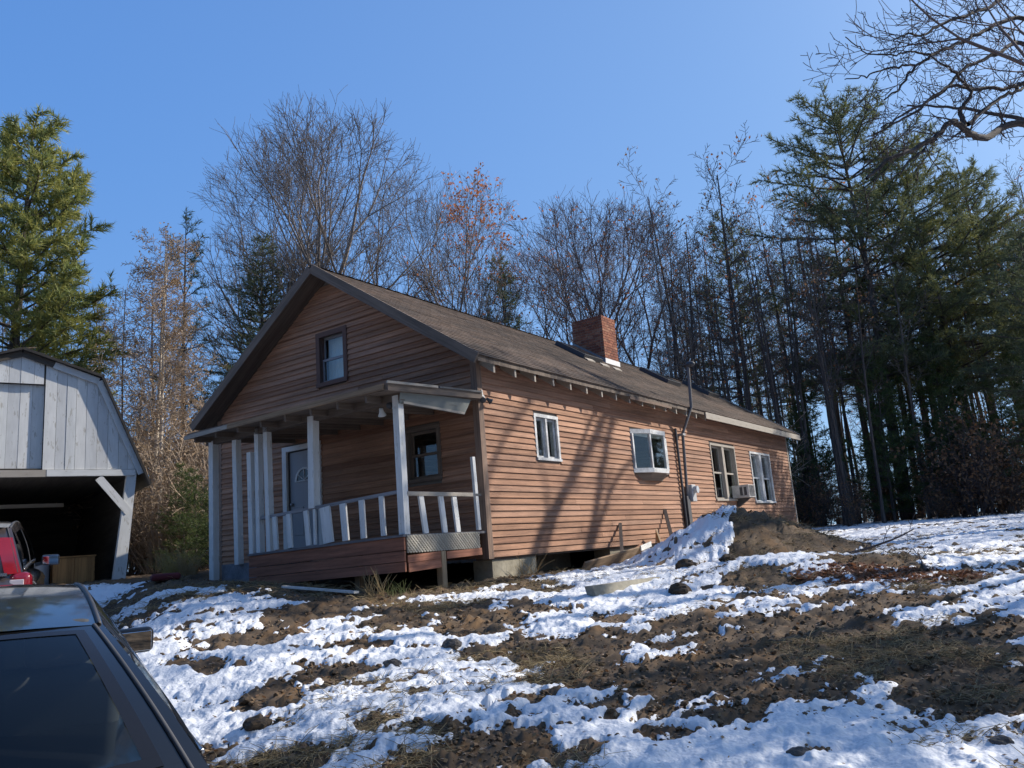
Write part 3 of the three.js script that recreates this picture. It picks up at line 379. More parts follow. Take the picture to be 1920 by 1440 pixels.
// ---------------------------------------------------------------- the porch: part of the house, built in house axes
{
  const rng = RNG(23), F = -1.96, Wn = (w) => -w;    // w inward along the gable -> z = -w
  const deckY = (w) => 0.42 - 0.02 * w;
  const porch = mesh('porch_deck', (() => { const b = new Buf(); const n = 13; for (let k = 0; k < n; k++) { const x0 = F + k * 1.95 / n, x1 = x0 + 1.95 / n - 0.008; b.hexa([V(x0, deckY(0) - 0.035, 0), V(x1, deckY(0) - 0.035, 0), V(x1, deckY(3.45) - 0.035, -3.45), V(x0, deckY(3.45) - 0.035, -3.45), V(x0, deckY(0), 0), V(x1, deckY(0), 0), V(x1, deckY(3.45), -3.45), V(x0, deckY(3.45), -3.45)], rng() * 5, rng()); } return b.geo(); })(), mat([0.20, 0.19, 0.20], 0.9, { map: wood1 }), house, 'grey plank porch deck that sags to the left');
  // skirt boards along the front
  for (const [y0, y1, dz] of [[0.20, 0.385, 0], [0.045, 0.19, 0.004], [-0.10, 0.035, 0]]) { const b = new Buf(); const a = 0.0, c = 3.46; b.hexa([V(F - 0.035 - dz, y0, 0.005), V(F - dz - 0.005, y0, 0.005), V(F - dz - 0.005, y0 - 0.07, -c), V(F - 0.035 - dz, y0 - 0.07, -c), V(F - 0.035 - dz, y1, 0.005), V(F - dz - 0.005, y1, 0.005), V(F - dz - 0.005, y1 - 0.07, -c), V(F - 0.035 - dz, y1 - 0.07, -c)], rng() * 6, rng() * 3); mesh('skirt_board', b.geo(), M.dark[(y0 > 0.1) ? 1 : 0], porch); }
  mesh('deck_nosing', barG(V(F - 0.03, deckY(0) - 0.015, 0.02), V(F - 0.03, deckY(3.45) - 0.015, -3.47), 0.05, 0.035, V(1, 0, 0)), mat([0.26, 0.25, 0.26], 0.9, { map: wood1 }), porch);
  // right end: pressed-board strip, two brown boards and a short leg
  { const lat = new Buf(); lat.hexa([V(-1.93, 0.16, 0.004), V(-0.23, 0.155, 0.004), V(-0.23, 0.155, -0.012), V(-1.93, 0.16, -0.012), V(-1.93, 0.405, 0.004), V(-0.23, 0.41, 0.004), V(-0.23, 0.41, -0.012), V(-1.93, 0.405, -0.012)]);
    const lt = mesh('lattice_panel', lat.geo(), mat([0.44, 0.40, 0.32], 0.9), porch, 'pale lattice strip at the right end of the deck');
    const sl = mat([0.56, 0.51, 0.42], 0.9, { map: wood1 }); for (const s of [1, -1]) { const b = new Buf(); for (let k = -3; k < 30; k++) { const x = -1.93 + k * 0.062; const xa = x, xb = x + 0.245; const c0 = clamp(xa, -1.93, -0.23), c1 = clamp(xb, -1.93, -0.23); if (c1 - c0 < 0.02) continue; const ya = 0.16 + (c0 - xa), yb = 0.16 + (c1 - xa); const f = (y) => s > 0 ? y : 0.565 - y; b.bar(V(c0, f(ya), s > 0 ? 0.009 : 0.015), V(c1, f(yb), s > 0 ? 0.009 : 0.015), 0.022, 0.006, V(0.7, -0.7 * s, 0)); } const o = mesh('lattice_slats', b.geo(), sl, lt); o.userData.kind = 'stuff'; } }
  const wb = [M.dark[0], M.dark[2]];
  mesh('skirt_board', new Buf().hexa([V(-1.93, 0.02, 0.012), V(-1.14, 0.045, 0.012), V(-1.14, 0.045, -0.012), V(-1.93, 0.02, -0.012), V(-1.93, 0.125, 0.006), V(-1.14, 0.15, 0.006), V(-1.14, 0.15, -0.012), V(-1.93, 0.125, -0.012)], 2).geo(), wb[0], porch, 'sunlit brown skirt board at the right end');
  mesh('skirt_board', new Buf().hexa([V(-1.92, -0.11, 0.014), V(-1.2, -0.085, 0.014), V(-1.2, -0.085, -0.012), V(-1.92, -0.11, -0.012), V(-1.92, 0.015, 0.006), V(-1.2, 0.04, 0.006), V(-1.2, 0.04, -0.012), V(-1.92, 0.015, -0.012)], 3).geo(), wb[1], porch);
  mesh('skirt_board', new Buf().hexa([V(-1.06, 0.03, 0.012), V(-0.18, 0.05, 0.012), V(-0.18, 0.05, -0.012), V(-1.06, 0.03, -0.012), V(-1.06, 0.14, 0.006), V(-0.18, 0.16, 0.006), V(-0.18, 0.16, -0.012), V(-1.06, 0.14, -0.012)], 4).geo(), wb[1], porch);
  mesh('deck_leg', boxG(-1.2, -1.1, -0.6, 0.15, -0.09, 0.02), M.paleWood, porch, 'raw wood stub leg under the right end of the deck');
  for (const w of [1.1, 2.3, 3.3]) mesh('deck_leg', boxG(F + 0.1, F + 0.2, -0.6, 0.3, -w - 0.05, -w + 0.05), M.board, porch);
  // ground slab and low step box at the left
  mesh('step_box', new Buf().box(F + 0.15, -0.6, -0.35, 0.22, -4.45, -3.5).geo(), mat([0.24, 0.25, 0.28], 0.9, { map: T.spots }), porch, 'low grey boxed landing at the left end of the porch');
  // posts: bottom (w, y), top (w, y)
  const post = (w0, y0, w1, y1, s, x = F + 0.06, m = M.white, label) => mesh('post', new Buf().bar(V(x, y0, -w0), V(x, y1, -w1), s, s, V(0, 0, 1)).geo(), m, porch, label);
  post(0.06, deckY(0), 0.07, 2.46, 0.115, F + 0.06, M.white, 'peeling white post at the right corner of the porch');
  post(1.95, 0.97, 1.92, 2.44, 0.13, F + 0.06);
  post(3.02, deckY(3), 3.07, 2.44, 0.10, F + 0.06); post(3.28, deckY(3.2), 3.30, 2.44, 0.10); post(3.44, deckY(3.4), 3.48, 2.06, 0.10, F + 0.04); post(3.90, 0.2, 3.95, 2.42, 0.11, F + 0.1); post(4.53, -0.4, 4.55, 2.40, 0.12, F + 0.06);
  mesh('post', new Buf().bar(V(-0.19, 0.44, -0.02), V(-0.23, 1.62, -0.02), 0.07, 0.05, V(1, 0, 0)).geo(), M.white, porch, 'short white upright against the house corner'); mesh('post_band', boxG(-0.24, -0.1, 0.985, 1.02, -0.05, 0.012), M.metalDark, porch);
  // front railing
  const railY = (w) => 1.045 - 0.038 * w;
  mesh('rail', barG(V(F + 0.05, railY(0.1), -0.1), V(F + 0.05, railY(3.3), -3.3), 0.055, 0.05, V(1, 0, 0)), mat([0.30, 0.29, 0.30], 0.9, { map: wood1 }), porch); 
  for (const [wt, wb2, sw] of [[2.86, 2.83, 0.10], [2.51, 2.48, 0.10], [2.1, 2.05, 0.10], [1.9, 1.9, 0.05], [1.66, 1.60, 0.22], [1.26, 1.22, 0.13], [0.86, 0.84, 0.105], [0.45, 0.43, 0.09]]) mesh('baluster', barG(V(F + 0.02, deckY(wb2) + 0.02, -wb2), V(F + 0.02, railY(wt) - 0.02, -wt), sw, 0.03, V(0, 0, 1)), M.white, porch);
  // side railing
  mesh('rail', barG(V(-1.86, 1.005, -0.03), V(-0.3, 1.005, -0.03), 0.06, 0.06, V(0, 0, 1)), M.oldWood, porch, 'weathered pale hand rail at the right end of the porch');
  for (const [xt, xb] of [[-1.55, -1.47], [-1.09, -1.03], [-0.77, -0.71]]) mesh('baluster', barG(V(xb, 0.42, -0.03), V(xt, 0.985, -0.03), 0.1, 0.035, V(1, 0, 0)), M.white, porch);
  // roof of the porch: beam, joists, deck and drip edge
  const top = (x) => 2.69 + (x + 0.05) * 0.055 ;
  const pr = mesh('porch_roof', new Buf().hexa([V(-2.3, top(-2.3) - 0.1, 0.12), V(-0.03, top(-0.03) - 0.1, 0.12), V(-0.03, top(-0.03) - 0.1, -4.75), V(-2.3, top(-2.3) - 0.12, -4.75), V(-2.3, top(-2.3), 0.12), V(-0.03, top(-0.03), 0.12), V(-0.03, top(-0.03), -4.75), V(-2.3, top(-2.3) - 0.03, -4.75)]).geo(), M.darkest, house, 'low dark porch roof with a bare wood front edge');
  mesh('fascia', barG(V(-2.325, 2.525, 0.06), V(-2.325, 2.485, -3.55), 0.03, 0.085, V(1, 0, 0)), M.board, pr, 'bare brown wood edge of the porch roof'); mesh('fascia', barG(V(-2.325, 2.485, -3.56), V(-2.325, 2.46, -4.78), 0.03, 0.07, V(1, 0, 0)), M.oldWood, pr);
  mesh('drip_edge', barG(V(-2.33, 2.585, 0.135), V(-1.2, 2.645, 0.135), 0.03, 0.035, V(0, 0, 1)), M.oldWood, pr); mesh('drip_edge', barG(V(-1.15, 2.648, 0.135), V(-0.06, 2.70, 0.135), 0.02, 0.03, V(0, 0, 1)), M.metalDark, pr);
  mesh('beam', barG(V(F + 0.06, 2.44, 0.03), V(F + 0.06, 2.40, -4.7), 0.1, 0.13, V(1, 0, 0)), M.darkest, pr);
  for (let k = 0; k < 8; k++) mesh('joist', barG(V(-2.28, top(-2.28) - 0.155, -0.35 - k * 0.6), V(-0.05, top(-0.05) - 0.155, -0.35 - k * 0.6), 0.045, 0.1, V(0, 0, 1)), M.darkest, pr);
  // hanging panel at the right end, torn and pale
  { const n = 18, A = [[-1.96, 2.50, 2.33], [-1.6, 2.51, 2.32], [-1.1, 2.53, 2.31], [-0.6, 2.55, 2.30], [-0.42, 2.555, 2.30], [-0.26, 2.56, 2.52]]; const b = new Buf(); for (let k = 0; k < A.length - 1; k++) { const [xa, ta, ba] = A[k], [xb, tb, bb] = A[k + 1]; b.hexa([V(xa, ba, 0.02), V(xb, bb, 0.03 - 0.01 * (k % 2)), V(xb, bb, 0.012 - 0.01 * (k % 2)), V(xa, ba, 0.004), V(xa, ta, 0.05), V(xb, tb, 0.05), V(xb, tb, 0.035), V(xa, ta, 0.035)], k * 0.4); } mesh('end_panel', b.geo(), mat([0.21, 0.22, 0.20], 0.6, { map: rep(T.peel, 0.7, 0.7) }), pr, 'torn greyish panel hanging under the right edge of the porch roof'); mesh('batten', barG(V(-1.9, 2.345, 0.04), V(-0.45, 2.315, 0.04), 0.02, 0.035, V(0, 0, 1)), M.oldWood, pr); }
  // twin flood lamp at the corner post
  { const fl = mesh('flood_light', new THREE.SphereGeometry(0.05, 12, 10).translate(F + 0.02, 2.33, -0.2), M.metalDark, porch, 'white twin flood light under the porch beam'); for (const [z, y, t] of [[-0.36, 2.27, 0.5], [-0.1, 2.25, -0.4]]) { const c = new THREE.LatheGeometry([[0.001, 0], [0.03, 0.0], [0.034, 0.05], [0.062, 0.11], [0.062, 0.12], [0.001, 0.135]].map(([r, y2]) => new THREE.Vector2(r, y2)), 14); c.rotateX(Math.PI); c.rotateZ(0.5); c.rotateX(t * 0.6); c.translate(F + 0.0, y + 0.04, z); mesh('lamp_head', c, mat([0.6, 0.6, 0.58], 0.4), fl); } }
  // second flood lamp at the house corner
  { const fl = mesh('flood_light', new THREE.CylinderGeometry(0.05, 0.05, 0.04, 14).rotateX(Math.PI / 2).translate(0.06, 2.63, 0.05), M.whiteClean, house, 'white twin flood light on the corner board'); mesh('bracket', barG(V(0.05, 2.58, 0.07), V(0.05, 2.76, 0.05), 0.035, 0.02), M.whiteClean, fl); for (const s of [-1, 1]) { const c = new THREE.LatheGeometry([[0.001, 0], [0.025, 0.0], [0.03, 0.05], [0.055, 0.1], [0.05, 0.11], [0.001, 0.12]].map(([r, y2]) => new THREE.Vector2(r, y2)), 14); c.rotateX(2.2); c.rotateY(s * 0.9); c.translate(0.08 + s * 0.05, 2.62, 0.08); mesh('lamp_head', c, M.metalDark, fl); } }
}

// ---------------------------------------------------------------- white gambrel barn; local x along its front, z out of the front
{
  const rng = RNG(41), bx = -10.78, bf = 17.2, by = EYE - 0.1, turn = -THREE.MathUtils.degToRad(90 - 54);   // front runs away to the right
  const barn = thing('barn', 'weathered white gambrel barn with wide open doorway at the left', 'barn', V(bx, by, -bf), -turn);
  const wm = [[0.74, 0.74, 0.72], [0.66, 0.66, 0.65], [0.78, 0.77, 0.74], [0.70, 0.69, 0.66]].map((c) => mat(c, 0.88, { map: rep(T.peel, 0.9, 0.5) }));
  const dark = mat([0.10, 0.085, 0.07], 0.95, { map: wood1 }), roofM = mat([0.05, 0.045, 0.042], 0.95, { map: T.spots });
  const H0 = 2.62, P = [[2.52, 2.50], [1.58, 4.72], [0, 5.26]], D = 8;     // eave, break, ridge: half width, height
  const roofY = (x) => { const a = Math.abs(x); return a > 1.58 ? lerp(4.72, 2.50, (a - 1.58) / 0.94) : lerp(5.26, 4.72, a / 1.58); };
  // loft front: vertical boards, one by one, round the loft door
  const DW = 0.47, DT = 4.52;
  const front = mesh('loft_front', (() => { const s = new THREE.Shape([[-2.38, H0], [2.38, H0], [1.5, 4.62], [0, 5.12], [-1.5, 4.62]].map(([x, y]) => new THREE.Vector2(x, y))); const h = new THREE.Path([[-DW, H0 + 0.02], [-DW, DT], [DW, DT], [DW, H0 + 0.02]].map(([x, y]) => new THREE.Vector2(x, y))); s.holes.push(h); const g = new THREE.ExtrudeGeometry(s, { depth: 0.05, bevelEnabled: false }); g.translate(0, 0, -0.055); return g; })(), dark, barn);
  for (let x = -2.36; x < 2.36;) {
    const w = 0.17 + rng() * 0.1, x1 = Math.min(x + w, 2.37), a = x + 0.003, b = x1 - 0.003, jz = rng() * 0.008; const top = (q) => roofY(q) - 0.10;
    const parts = [[a, b, H0 - 0.01]]; const inDoor = a < DW && b > -DW; 
    if (inDoor) { if (b > DW + 0.02) parts[0] = [DW, b, H0 - 0.01]; else if (a < -DW - 0.02) parts[0] = [a, -DW, H0 - 0.01]; else parts[0] = [a, b, DT]; }
    const [pa, pb, y0] = parts[0];
    mesh('board', new Buf().hexa([V(pa, y0, 0.022 + jz), V(pb, y0, 0.022 + jz), V(pb, y0, 0), V(pa, y0, 0), V(pa, top(pa), 0.022 + jz), V(pb, top(pb), 0.022 + jz), V(pb, top(pb), 0), V(pa, top(pa), 0)], rng() * 5, rng() * 4).geo(), wm[Math.floor(rng() * 4)], front);
    x = x1;
  }
  const ld = mesh('loft_door', boxG(-DW + 0.01, DW - 0.01, H0 + 0.02, DT - 0.01, -0.11, -0.085), dark, barn, 'recessed white plank loft door');
  for (let k = 0; k < 4; k++) { const w = (2 * DW - 0.02) / 4; mesh('board', boxG(-DW + 0.01 + k * w + 0.002, -DW + 0.01 + (k + 1) * w - 0.002, H0 + 0.022, DT - 0.012, -0.085, -0.06 - 0.004 * rng(), rng() * 5, rng() * 3), wm[k], ld); }
  // rake trim
  const trim = (a, b, m, w = 0.15) => mesh('rake_board', barG(V(a[0], a[1], 0.06), V(b[0], b[1], 0.06), 0.035, w, V(0, 0, 1)), m, barn);
  for (const s of [1, -1]) { trim([s * 2.47, 2.5], [s * 1.54, 4.65], wm[0]); trim([s * 1.53, 4.64], [s * 0.62, 4.965], s > 0 ? wm[1] : dark); trim([s * 0.615, 4.97], [0, 5.185], dark, 0.13); }
  // roof planes
  for (const s of [1, -1]) for (const [a, b] of [[P[0], P[1]], [P[1], P[2]]]) { const ax = s * (a[0] + (a === P[0] ? 0.12 : 0.02)), ay = a[1] - (a === P[0] ? 0.28 : 0.0), bx2 = s * b[0], q = [V(ax, ay, 0.16), V(ax, ay, -D), V(bx2, b[1], -D), V(bx2, b[1], 0.16)]; const n = V(s * 0.035, 0.045, 0); const r = q.map((p) => p.clone().add(n)); mesh('roof', s > 0 ? new Buf().hexa([q[0], q[1], q[2], q[3], r[0], r[1], r[2], r[3]]).geo() : new Buf().hexa([q[3], q[2], q[1], q[0], r[3], r[2], r[1], r[0]]).geo(), roofM, barn); }
  // header beam in two lengths, braces, leaning posts
  mesh('header_beam', boxG(-2.42, 0.55, H0 - 0.17, H0 - 0.02, -0.04, 0.055), M.oldWood, barn, 'bare weathered length of the door header'); mesh('header_beam', boxG(0.552, 2.34, H0 - 0.16, H0 - 0.02, -0.04, 0.06), wm[0], barn);
  for (const s of [1, -1]) {
    mesh('brace', barG(V(s * 1.58, H0 - 0.2, 0.03), V(s * 2.22, 1.62, 0.03), 0.17, 0.04, V(s * 0.8, 0.6, 0)), wm[2], barn);
    mesh('post', new Buf().hexa([V(s * 2.02 - 0.14, -0.3, 0.05), V(s * 2.02 + 0.12, -0.3, 0.05), V(s * 2.02 + 0.12, -0.3, -0.16), V(s * 2.02 - 0.14, -0.3, -0.16), V(s * 2.26 - 0.08, H0 - 0.02, 0.03), V(s * 2.26 + 0.12, H0 - 0.02, 0.03), V(s * 2.26 + 0.12, H0 - 0.02, -0.16), V(s * 2.26 - 0.08, H0 - 0.02, -0.16)], 1).geo(), wm[0], barn, s > 0 ? 'leaning white corner post' : undefined);
    // side wall boards
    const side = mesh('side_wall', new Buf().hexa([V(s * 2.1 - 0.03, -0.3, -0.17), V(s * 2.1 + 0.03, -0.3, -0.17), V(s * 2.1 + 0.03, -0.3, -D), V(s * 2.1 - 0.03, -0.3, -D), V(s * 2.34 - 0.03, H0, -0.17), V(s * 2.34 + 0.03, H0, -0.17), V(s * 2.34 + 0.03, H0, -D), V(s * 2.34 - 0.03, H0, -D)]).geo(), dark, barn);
    if (s > 0) for (let z = -0.17; z > -3;) { const w = 0.2 + rng() * 0.08; mesh('board', new Buf().hexa([V(2.1 + 0.032, -0.3, z), V(2.1 + 0.06, -0.3, z), V(2.1 + 0.06, -0.3, z - w + 0.006), V(2.1 + 0.032, -0.3, z - w + 0.006), V(2.34 + 0.032, H0, z), V(2.34 + 0.06, H0, z), V(2.34 + 0.06, H0, z - w + 0.006), V(2.34 + 0.032, H0, z - w + 0.006)], rng() * 5, rng()).geo(), wm[Math.floor(rng() * 4)], side); z -= w; }
  }
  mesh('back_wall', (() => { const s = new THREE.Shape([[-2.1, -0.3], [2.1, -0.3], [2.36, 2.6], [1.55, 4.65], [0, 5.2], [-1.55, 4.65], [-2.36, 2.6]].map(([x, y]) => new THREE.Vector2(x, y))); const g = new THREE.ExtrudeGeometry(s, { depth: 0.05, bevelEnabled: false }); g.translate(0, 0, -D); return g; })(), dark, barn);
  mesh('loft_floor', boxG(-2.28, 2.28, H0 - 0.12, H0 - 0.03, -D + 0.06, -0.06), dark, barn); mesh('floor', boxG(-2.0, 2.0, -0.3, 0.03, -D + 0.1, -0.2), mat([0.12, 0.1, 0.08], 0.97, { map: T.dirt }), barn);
  mesh('tie_beam', barG(V(-2.0, 2.05, -2.6), V(1.2, 2.05, -2.6), 0.06, 0.09, V(0, 0, 1)), M.oldWood, barn);
  const place = (x, y, z) => barn.localToWorld(V(x, y, z)); barn.updateMatrixWorld();
  // things stored inside
  const p1 = place(1.25, 0.03, -1.0); const cab = thing('plywood_cabinet', 'brown plywood cabinet standing just inside the barn doorway', 'cabinet', p1, -turn); const cw = mat([0.50, 0.25, 0.09], 0.9, { map: wood1 });
  mesh('carcass', boxG(-0.42, 0.42, 0.0, 0.68, -0.25, 0.22), cw, cab); mesh('door', boxG(-0.40, -0.005, 0.05, 0.66, 0.22, 0.24), cw, cab); mesh('door', boxG(0.005, 0.40, 0.05, 0.66, 0.22, 0.24), cw, cab); mesh('top', boxG(-0.44, 0.44, 0.68, 0.71, -0.26, 0.25), cw, cab);
  const p2 = place(0.62, 0.03, -0.9); const st = thing('metal_drum', 'grey upright metal drum beside the plywood cabinet in the barn', 'drum', p2, 0); const sm = mat([0.27, 0.28, 0.30], 0.6, { metalness: 0.3 }); mesh('shell', new THREE.LatheGeometry([[0.001, 0], [0.15, 0], [0.155, 0.02], [0.15, 0.04], [0.15, 0.25], [0.156, 0.27], [0.15, 0.29], [0.15, 0.58], [0.156, 0.6], [0.14, 0.6], [0.135, 0.585], [0.001, 0.585]].map(([r, y]) => new THREE.Vector2(r, y)), 20), sm, st); mesh('cap', new THREE.CylinderGeometry(0.03, 0.03, 0.03, 10).translate(0.07, 0.6, 0), M.metalDark, st);
}

// ---------------------------------------------------------------- vehicles; local x right, y up, forward = -z (s metres ahead of the rear bumper)
const carP = (s, y, x) => V(x, y, -s);
function patchGeo(fn, nu, nv, u0 = 0, u1 = 1, v0 = 0, v1 = 1, off = 0) {
  const b = new Buf(), e = 1e-3, P = (u, v) => { const p = fn(u, v); if (!off) return p; const a = fn(Math.min(1, u + e), v).sub(fn(Math.max(0, u - e), v)), c = fn(u, Math.min(1, v + e)).sub(fn(u, Math.max(0, v - e))); return p.addScaledVector(a.cross(c).normalize(), off); };
  const N = (u, v) => { const a = fn(Math.min(1, u + e), v).sub(fn(Math.max(0, u - e), v)), c = fn(u, Math.min(1, v + e)).sub(fn(u, Math.max(0, v - e))); return a.cross(c).normalize(); };
  for (let j = 0; j <= nv; j++) for (let i = 0; i <= nu; i++) { const u = lerp(u0, u1, i / nu), v = lerp(v0, v1, j / nv), p = P(u, v), n = N(u, v); b.v(p.x, p.y, p.z, n.x, n.y, n.z, u, v); }
  for (let j = 0; j < nv; j++) for (let i = 0; i < nu; i++) { const a = j * (nu + 1) + i; b.i.push(a, a + 1, a + nu + 2, a, a + nu + 2, a + nu + 1); }
  return b.geo();
}
// four strips that frame an opening
function frameGeo(fn, u0, u1, v0, v1) { return mergeGeometries([patchGeo(fn, 12, 3, 0, 1, 0, v0), patchGeo(fn, 12, 3, 0, 1, v1, 1), patchGeo(fn, 3, 12, 0, u0, v0, v1), patchGeo(fn, 3, 12, u1, 1, v0, v1)]); }
function loftBody(st, ring) {     // st: [s, halfwidth, ybottom, ybelt, topcrown]; ring shape shared
  const b = new Buf(), R = 28; const pts = st.map((q) => { const [s, w, y0, y1, cr] = q, out = []; for (let k = 0; k <= R; k++) { const a = -Math.PI / 2 + k / R * Math.PI * 2; let cx = Math.cos(a), cy = Math.sin(a); const e = 0.42; const sx = Math.sign(cx) * Math.pow(Math.abs(cx), e), sy = Math.sign(cy) * Math.pow(Math.abs(cy), e * 1.1); const ym = (y0 + y1) / 2, yy = ym + sy * (y1 - y0) / 2 + (sy > 0.9 ? cr * (1 - sx * sx) : 0); const tuck = 1 - 0.06 * Math.pow(Math.max(0, (yy - 0.62) / 0.5), 1.5) - 0.10 * Math.pow(Math.max(0, (0.45 - yy) / 0.4), 2); out.push(carP(s, yy, sx * w * tuck)); } return out; });
  const n = pts.length, w = R + 1; for (const p of pts) for (const q of p) b.v(q.x, q.y, q.z, 0, 0, 0, q.z, q.y);
  for (let j = 0; j < n - 1; j++) for (let k = 0; k < R; k++) { const a = j * w + k; b.i.push(a, a + 1, a + w + 1, a, a + w + 1, a + w); }
  for (const [j, flip] of [[0, true], [n - 1, false]]) { const c = V(0, 0, 0); for (const q of pts[j]) c.add(q); c.multiplyScalar(1 / w); const ci = b.v(c.x, c.y, c.z, 0, 0, 0); for (let k = 0; k < R; k++) flip ? b.i.push(j * w + k + 1, j * w + k, ci) : b.i.push(j * w + k, j * w + k + 1, ci); }
  const g = b.geo(); g.computeVertexNormals(); return g;
}
function wheel(parent, s, x, r) {
  const side = Math.sign(x), tyre = new THREE.LatheGeometry([[r * 0.62, -0.1], [r * 0.9, -0.11], [r * 0.98, -0.08], [r, -0.04], [r, 0.04], [r * 0.98, 0.08], [r * 0.9, 0.11], [r * 0.62, 0.1]].map(([q, y]) => new THREE.Vector2(q, y)), 28).rotateZ(Math.PI / 2);
  const w = mesh('wheel', tyre, M.tyre, parent); w.position.set(x, r, -s);
  mesh('rim', new THREE.CylinderGeometry(r * 0.63, r * 0.63, 0.12, 24).rotateZ(Math.PI / 2), M.steel, w);
  for (let k = 0; k < 5; k++) { const a = k * Math.PI * 0.4; mesh('spoke', barG(V(side * 0.075, 0, 0), V(side * 0.075, Math.sin(a) * r * 0.6, Math.cos(a) * r * 0.6), 0.05, 0.06, V(1, 0, 0)), M.steel, w); }
  mesh('wheel_arch', new THREE.TorusGeometry(r * 1.1, 0.035, 8, 24, Math.PI).rotateY(Math.PI / 2).translate(side * 0.07, 0, 0), M.metalDark, w);
}
M.tyre = mat([0.025, 0.025, 0.027], 0.9);
function vehicle(o) {
  const c = o.at, g = thing(o.name, o.label, o.category, V(c.x, c.y, -c.f)); g.rotation.order = 'YXZ'; g.rotation.set(c.pt, -c.hd, 0);
  const paint = mat(o.color, 0.28, { physical: true, clearcoat: 1, clearcoatRoughness: 0.06, metalness: 0.35 }), glass = mat(o.tint ?? [0.30, 0.33, 0.33], 0.04, { physical: true, transmission: 1, thickness: 0, ior: 1.5 }), rubber = M.metalDark, inner = mat(o.inner ?? [0.06, 0.06, 0.062], 0.9);
  mesh('body', loftBody(o.body), paint, g);
  const { rear, front } = o, RB = o.rearBelt, RR = o.roofRear, FR = o.roofFront, FB = o.frontBelt;   // each [s, y, halfwidth]
  const L = (p, q, t) => [0, 1, 2].map((k) => lerp(p[k], q[k], t));
  // surfaces: u across or along, v from belt to roof
  const bow = (t) => 4 * t * (1 - t);
  const rearF = (u, v) => { const p = L(RB, RR, v), x = lerp(-1, 1, u); const rc = 0.10 * (1 - x * x); return carP(p[0] - rc * (1 - 0.3 * v) - 0.05 * bow(v), p[1] + 0.03 * (1 - x * x) * v + 0.02 * bow(v), x * p[2]); };
  const frontF = (u, v) => { const p = L(FB, FR, v), x = lerp(1, -1, u); return carP(p[0] + 0.12 * (1 - x * x) * (1 - 0.5 * v), p[1] + 0.03 * (1 - x * x) * v, x * p[2]); };
  const roofF = (u, v) => { const p = L(RR, FR, v), x = lerp(-1, 1, u); return carP(p[0] + 0.06 * (1 - x * x) * (v - 0.5) * 2 + (v < 0.5 ? -0.04 * (1 - x * x) * (1 - 2 * v) : 0), p[1] + 0.045 * bow(v) + 0.03 * (1 - x * x) + 0.0, x * p[2]); };
  const sideF = (s) => (u, v) => { const a = L(RB, FB, u), b = L(RR, FR, u), p = L(a, b, v); const up = 0.045 * bow(u) * v; return carP(p[0], p[1] + up + 0.015 * bow(u) * (1 - v), s * (p[2] + 0.035 * bow(v))); };
  const sideR = sideF(1), sideL = (u, v) => sideF(-1)(1 - u, v);
  const roof = mesh('roof', mergeGeometries([patchGeo(roofF, 16, 16), patchGeo((u, v) => { const p = roofF(1 - u, v); p.y -= 0.03; return p; }, 16, 16)]), paint, g);
  const [ru0, ru1, rv0, rv1] = o.rearWin ?? [0.1, 0.9, 0.08, 0.9];
  mesh('rear_frame', frameGeo(rearF, ru0, ru1, rv0, rv1), paint, g);
  const rw = mesh('rear_window', patchGeo(rearF, 14, 10, ru0, ru1, rv0, rv1, 0.001), glass, g);
  mesh('window_border', frameGeo((u, v) => { const e = 1e-3; const U = lerp(ru0, ru1, u), W = lerp(rv0, rv1, v), p = rearF(U, W), n = rearF(U + e, W).sub(rearF(U - e, W)).cross(rearF(U, W + e).sub(rearF(U, W - e))).normalize(); return p.addScaledVector(n, 0.004); }, 0.045, 0.955, 0.06, 0.965), mat([0.012, 0.012, 0.014], 0.08), rw);
  mesh('windscreen_frame', frameGeo(frontF, 0.06, 0.94, 0.04, 0.93), paint, g); mesh('windscreen', patchGeo(frontF, 12, 8, 0.06, 0.94, 0.04, 0.93, 0.001), glass, g);
  for (const [fn, s] of [[sideR, 1], [sideL, -1]]) {
    const A = o.sideWin ?? [0.12, 0.9, 0.08, 0.86]; const u0 = s > 0 ? A[0] : 1 - A[1], u1 = s > 0 ? A[1] : 1 - A[0];
    mesh('side_frame', frameGeo(fn, u0, u1, A[2], A[3]), s ? paint : rubber, g); mesh('side_window', patchGeo(fn, 14, 6, u0, u1, A[2], A[3], 0.001), glass, g);
    const um = lerp(u0, u1, 0.5); mesh('door_pillar', patchGeo(fn, 2, 6, um - 0.025, um + 0.025, A[2], A[3], 0.006), rubber, g);
    const line = (v, a, b2, off, r, m, nm) => { const pts = []; for (let k = 0; k <= 14; k++) { const u = lerp(a, b2, k / 14), p = fn(u, v); p.x += s * off; pts.push(p); } mesh(nm, tubeG(pts, r, 6), m, g); };
    line(A[2] - 0.03, 0.02, 0.98, 0.006, 0.012, o.beltMat ?? M.chrome, 'belt_moulding');
    { const pts = []; for (let k = 0; k <= 14; k++) { const p = roofF(s > 0 ? 0.985 : 0.015, k / 14); p.y += 0.004; pts.push(p); } mesh('roof_seam', tubeG(pts, 0.011, 6), rubber, g); }
    { const pts = []; for (let k = 0; k <= 10; k++) { const p = rearF(s > 0 ? 0.965 : 0.035, lerp(0.02, 1, k / 10)); p.z += 0.006; pts.push(p); } mesh('hatch_gap', tubeG(pts, 0.009, 6), rubber, g); }
    if (o.rails) { const pts = [0.08, 0.12, 0.5, 0.88, 0.92].map((v, k) => { const p = roofF(s > 0 ? 0.93 : 0.07, v); p.y += k === 0 || k === 4 ? 0.0 : 0.055; return p; }); mesh('roof_rail', tubeG(pts, 0.015, 8), M.metalDark, g); }
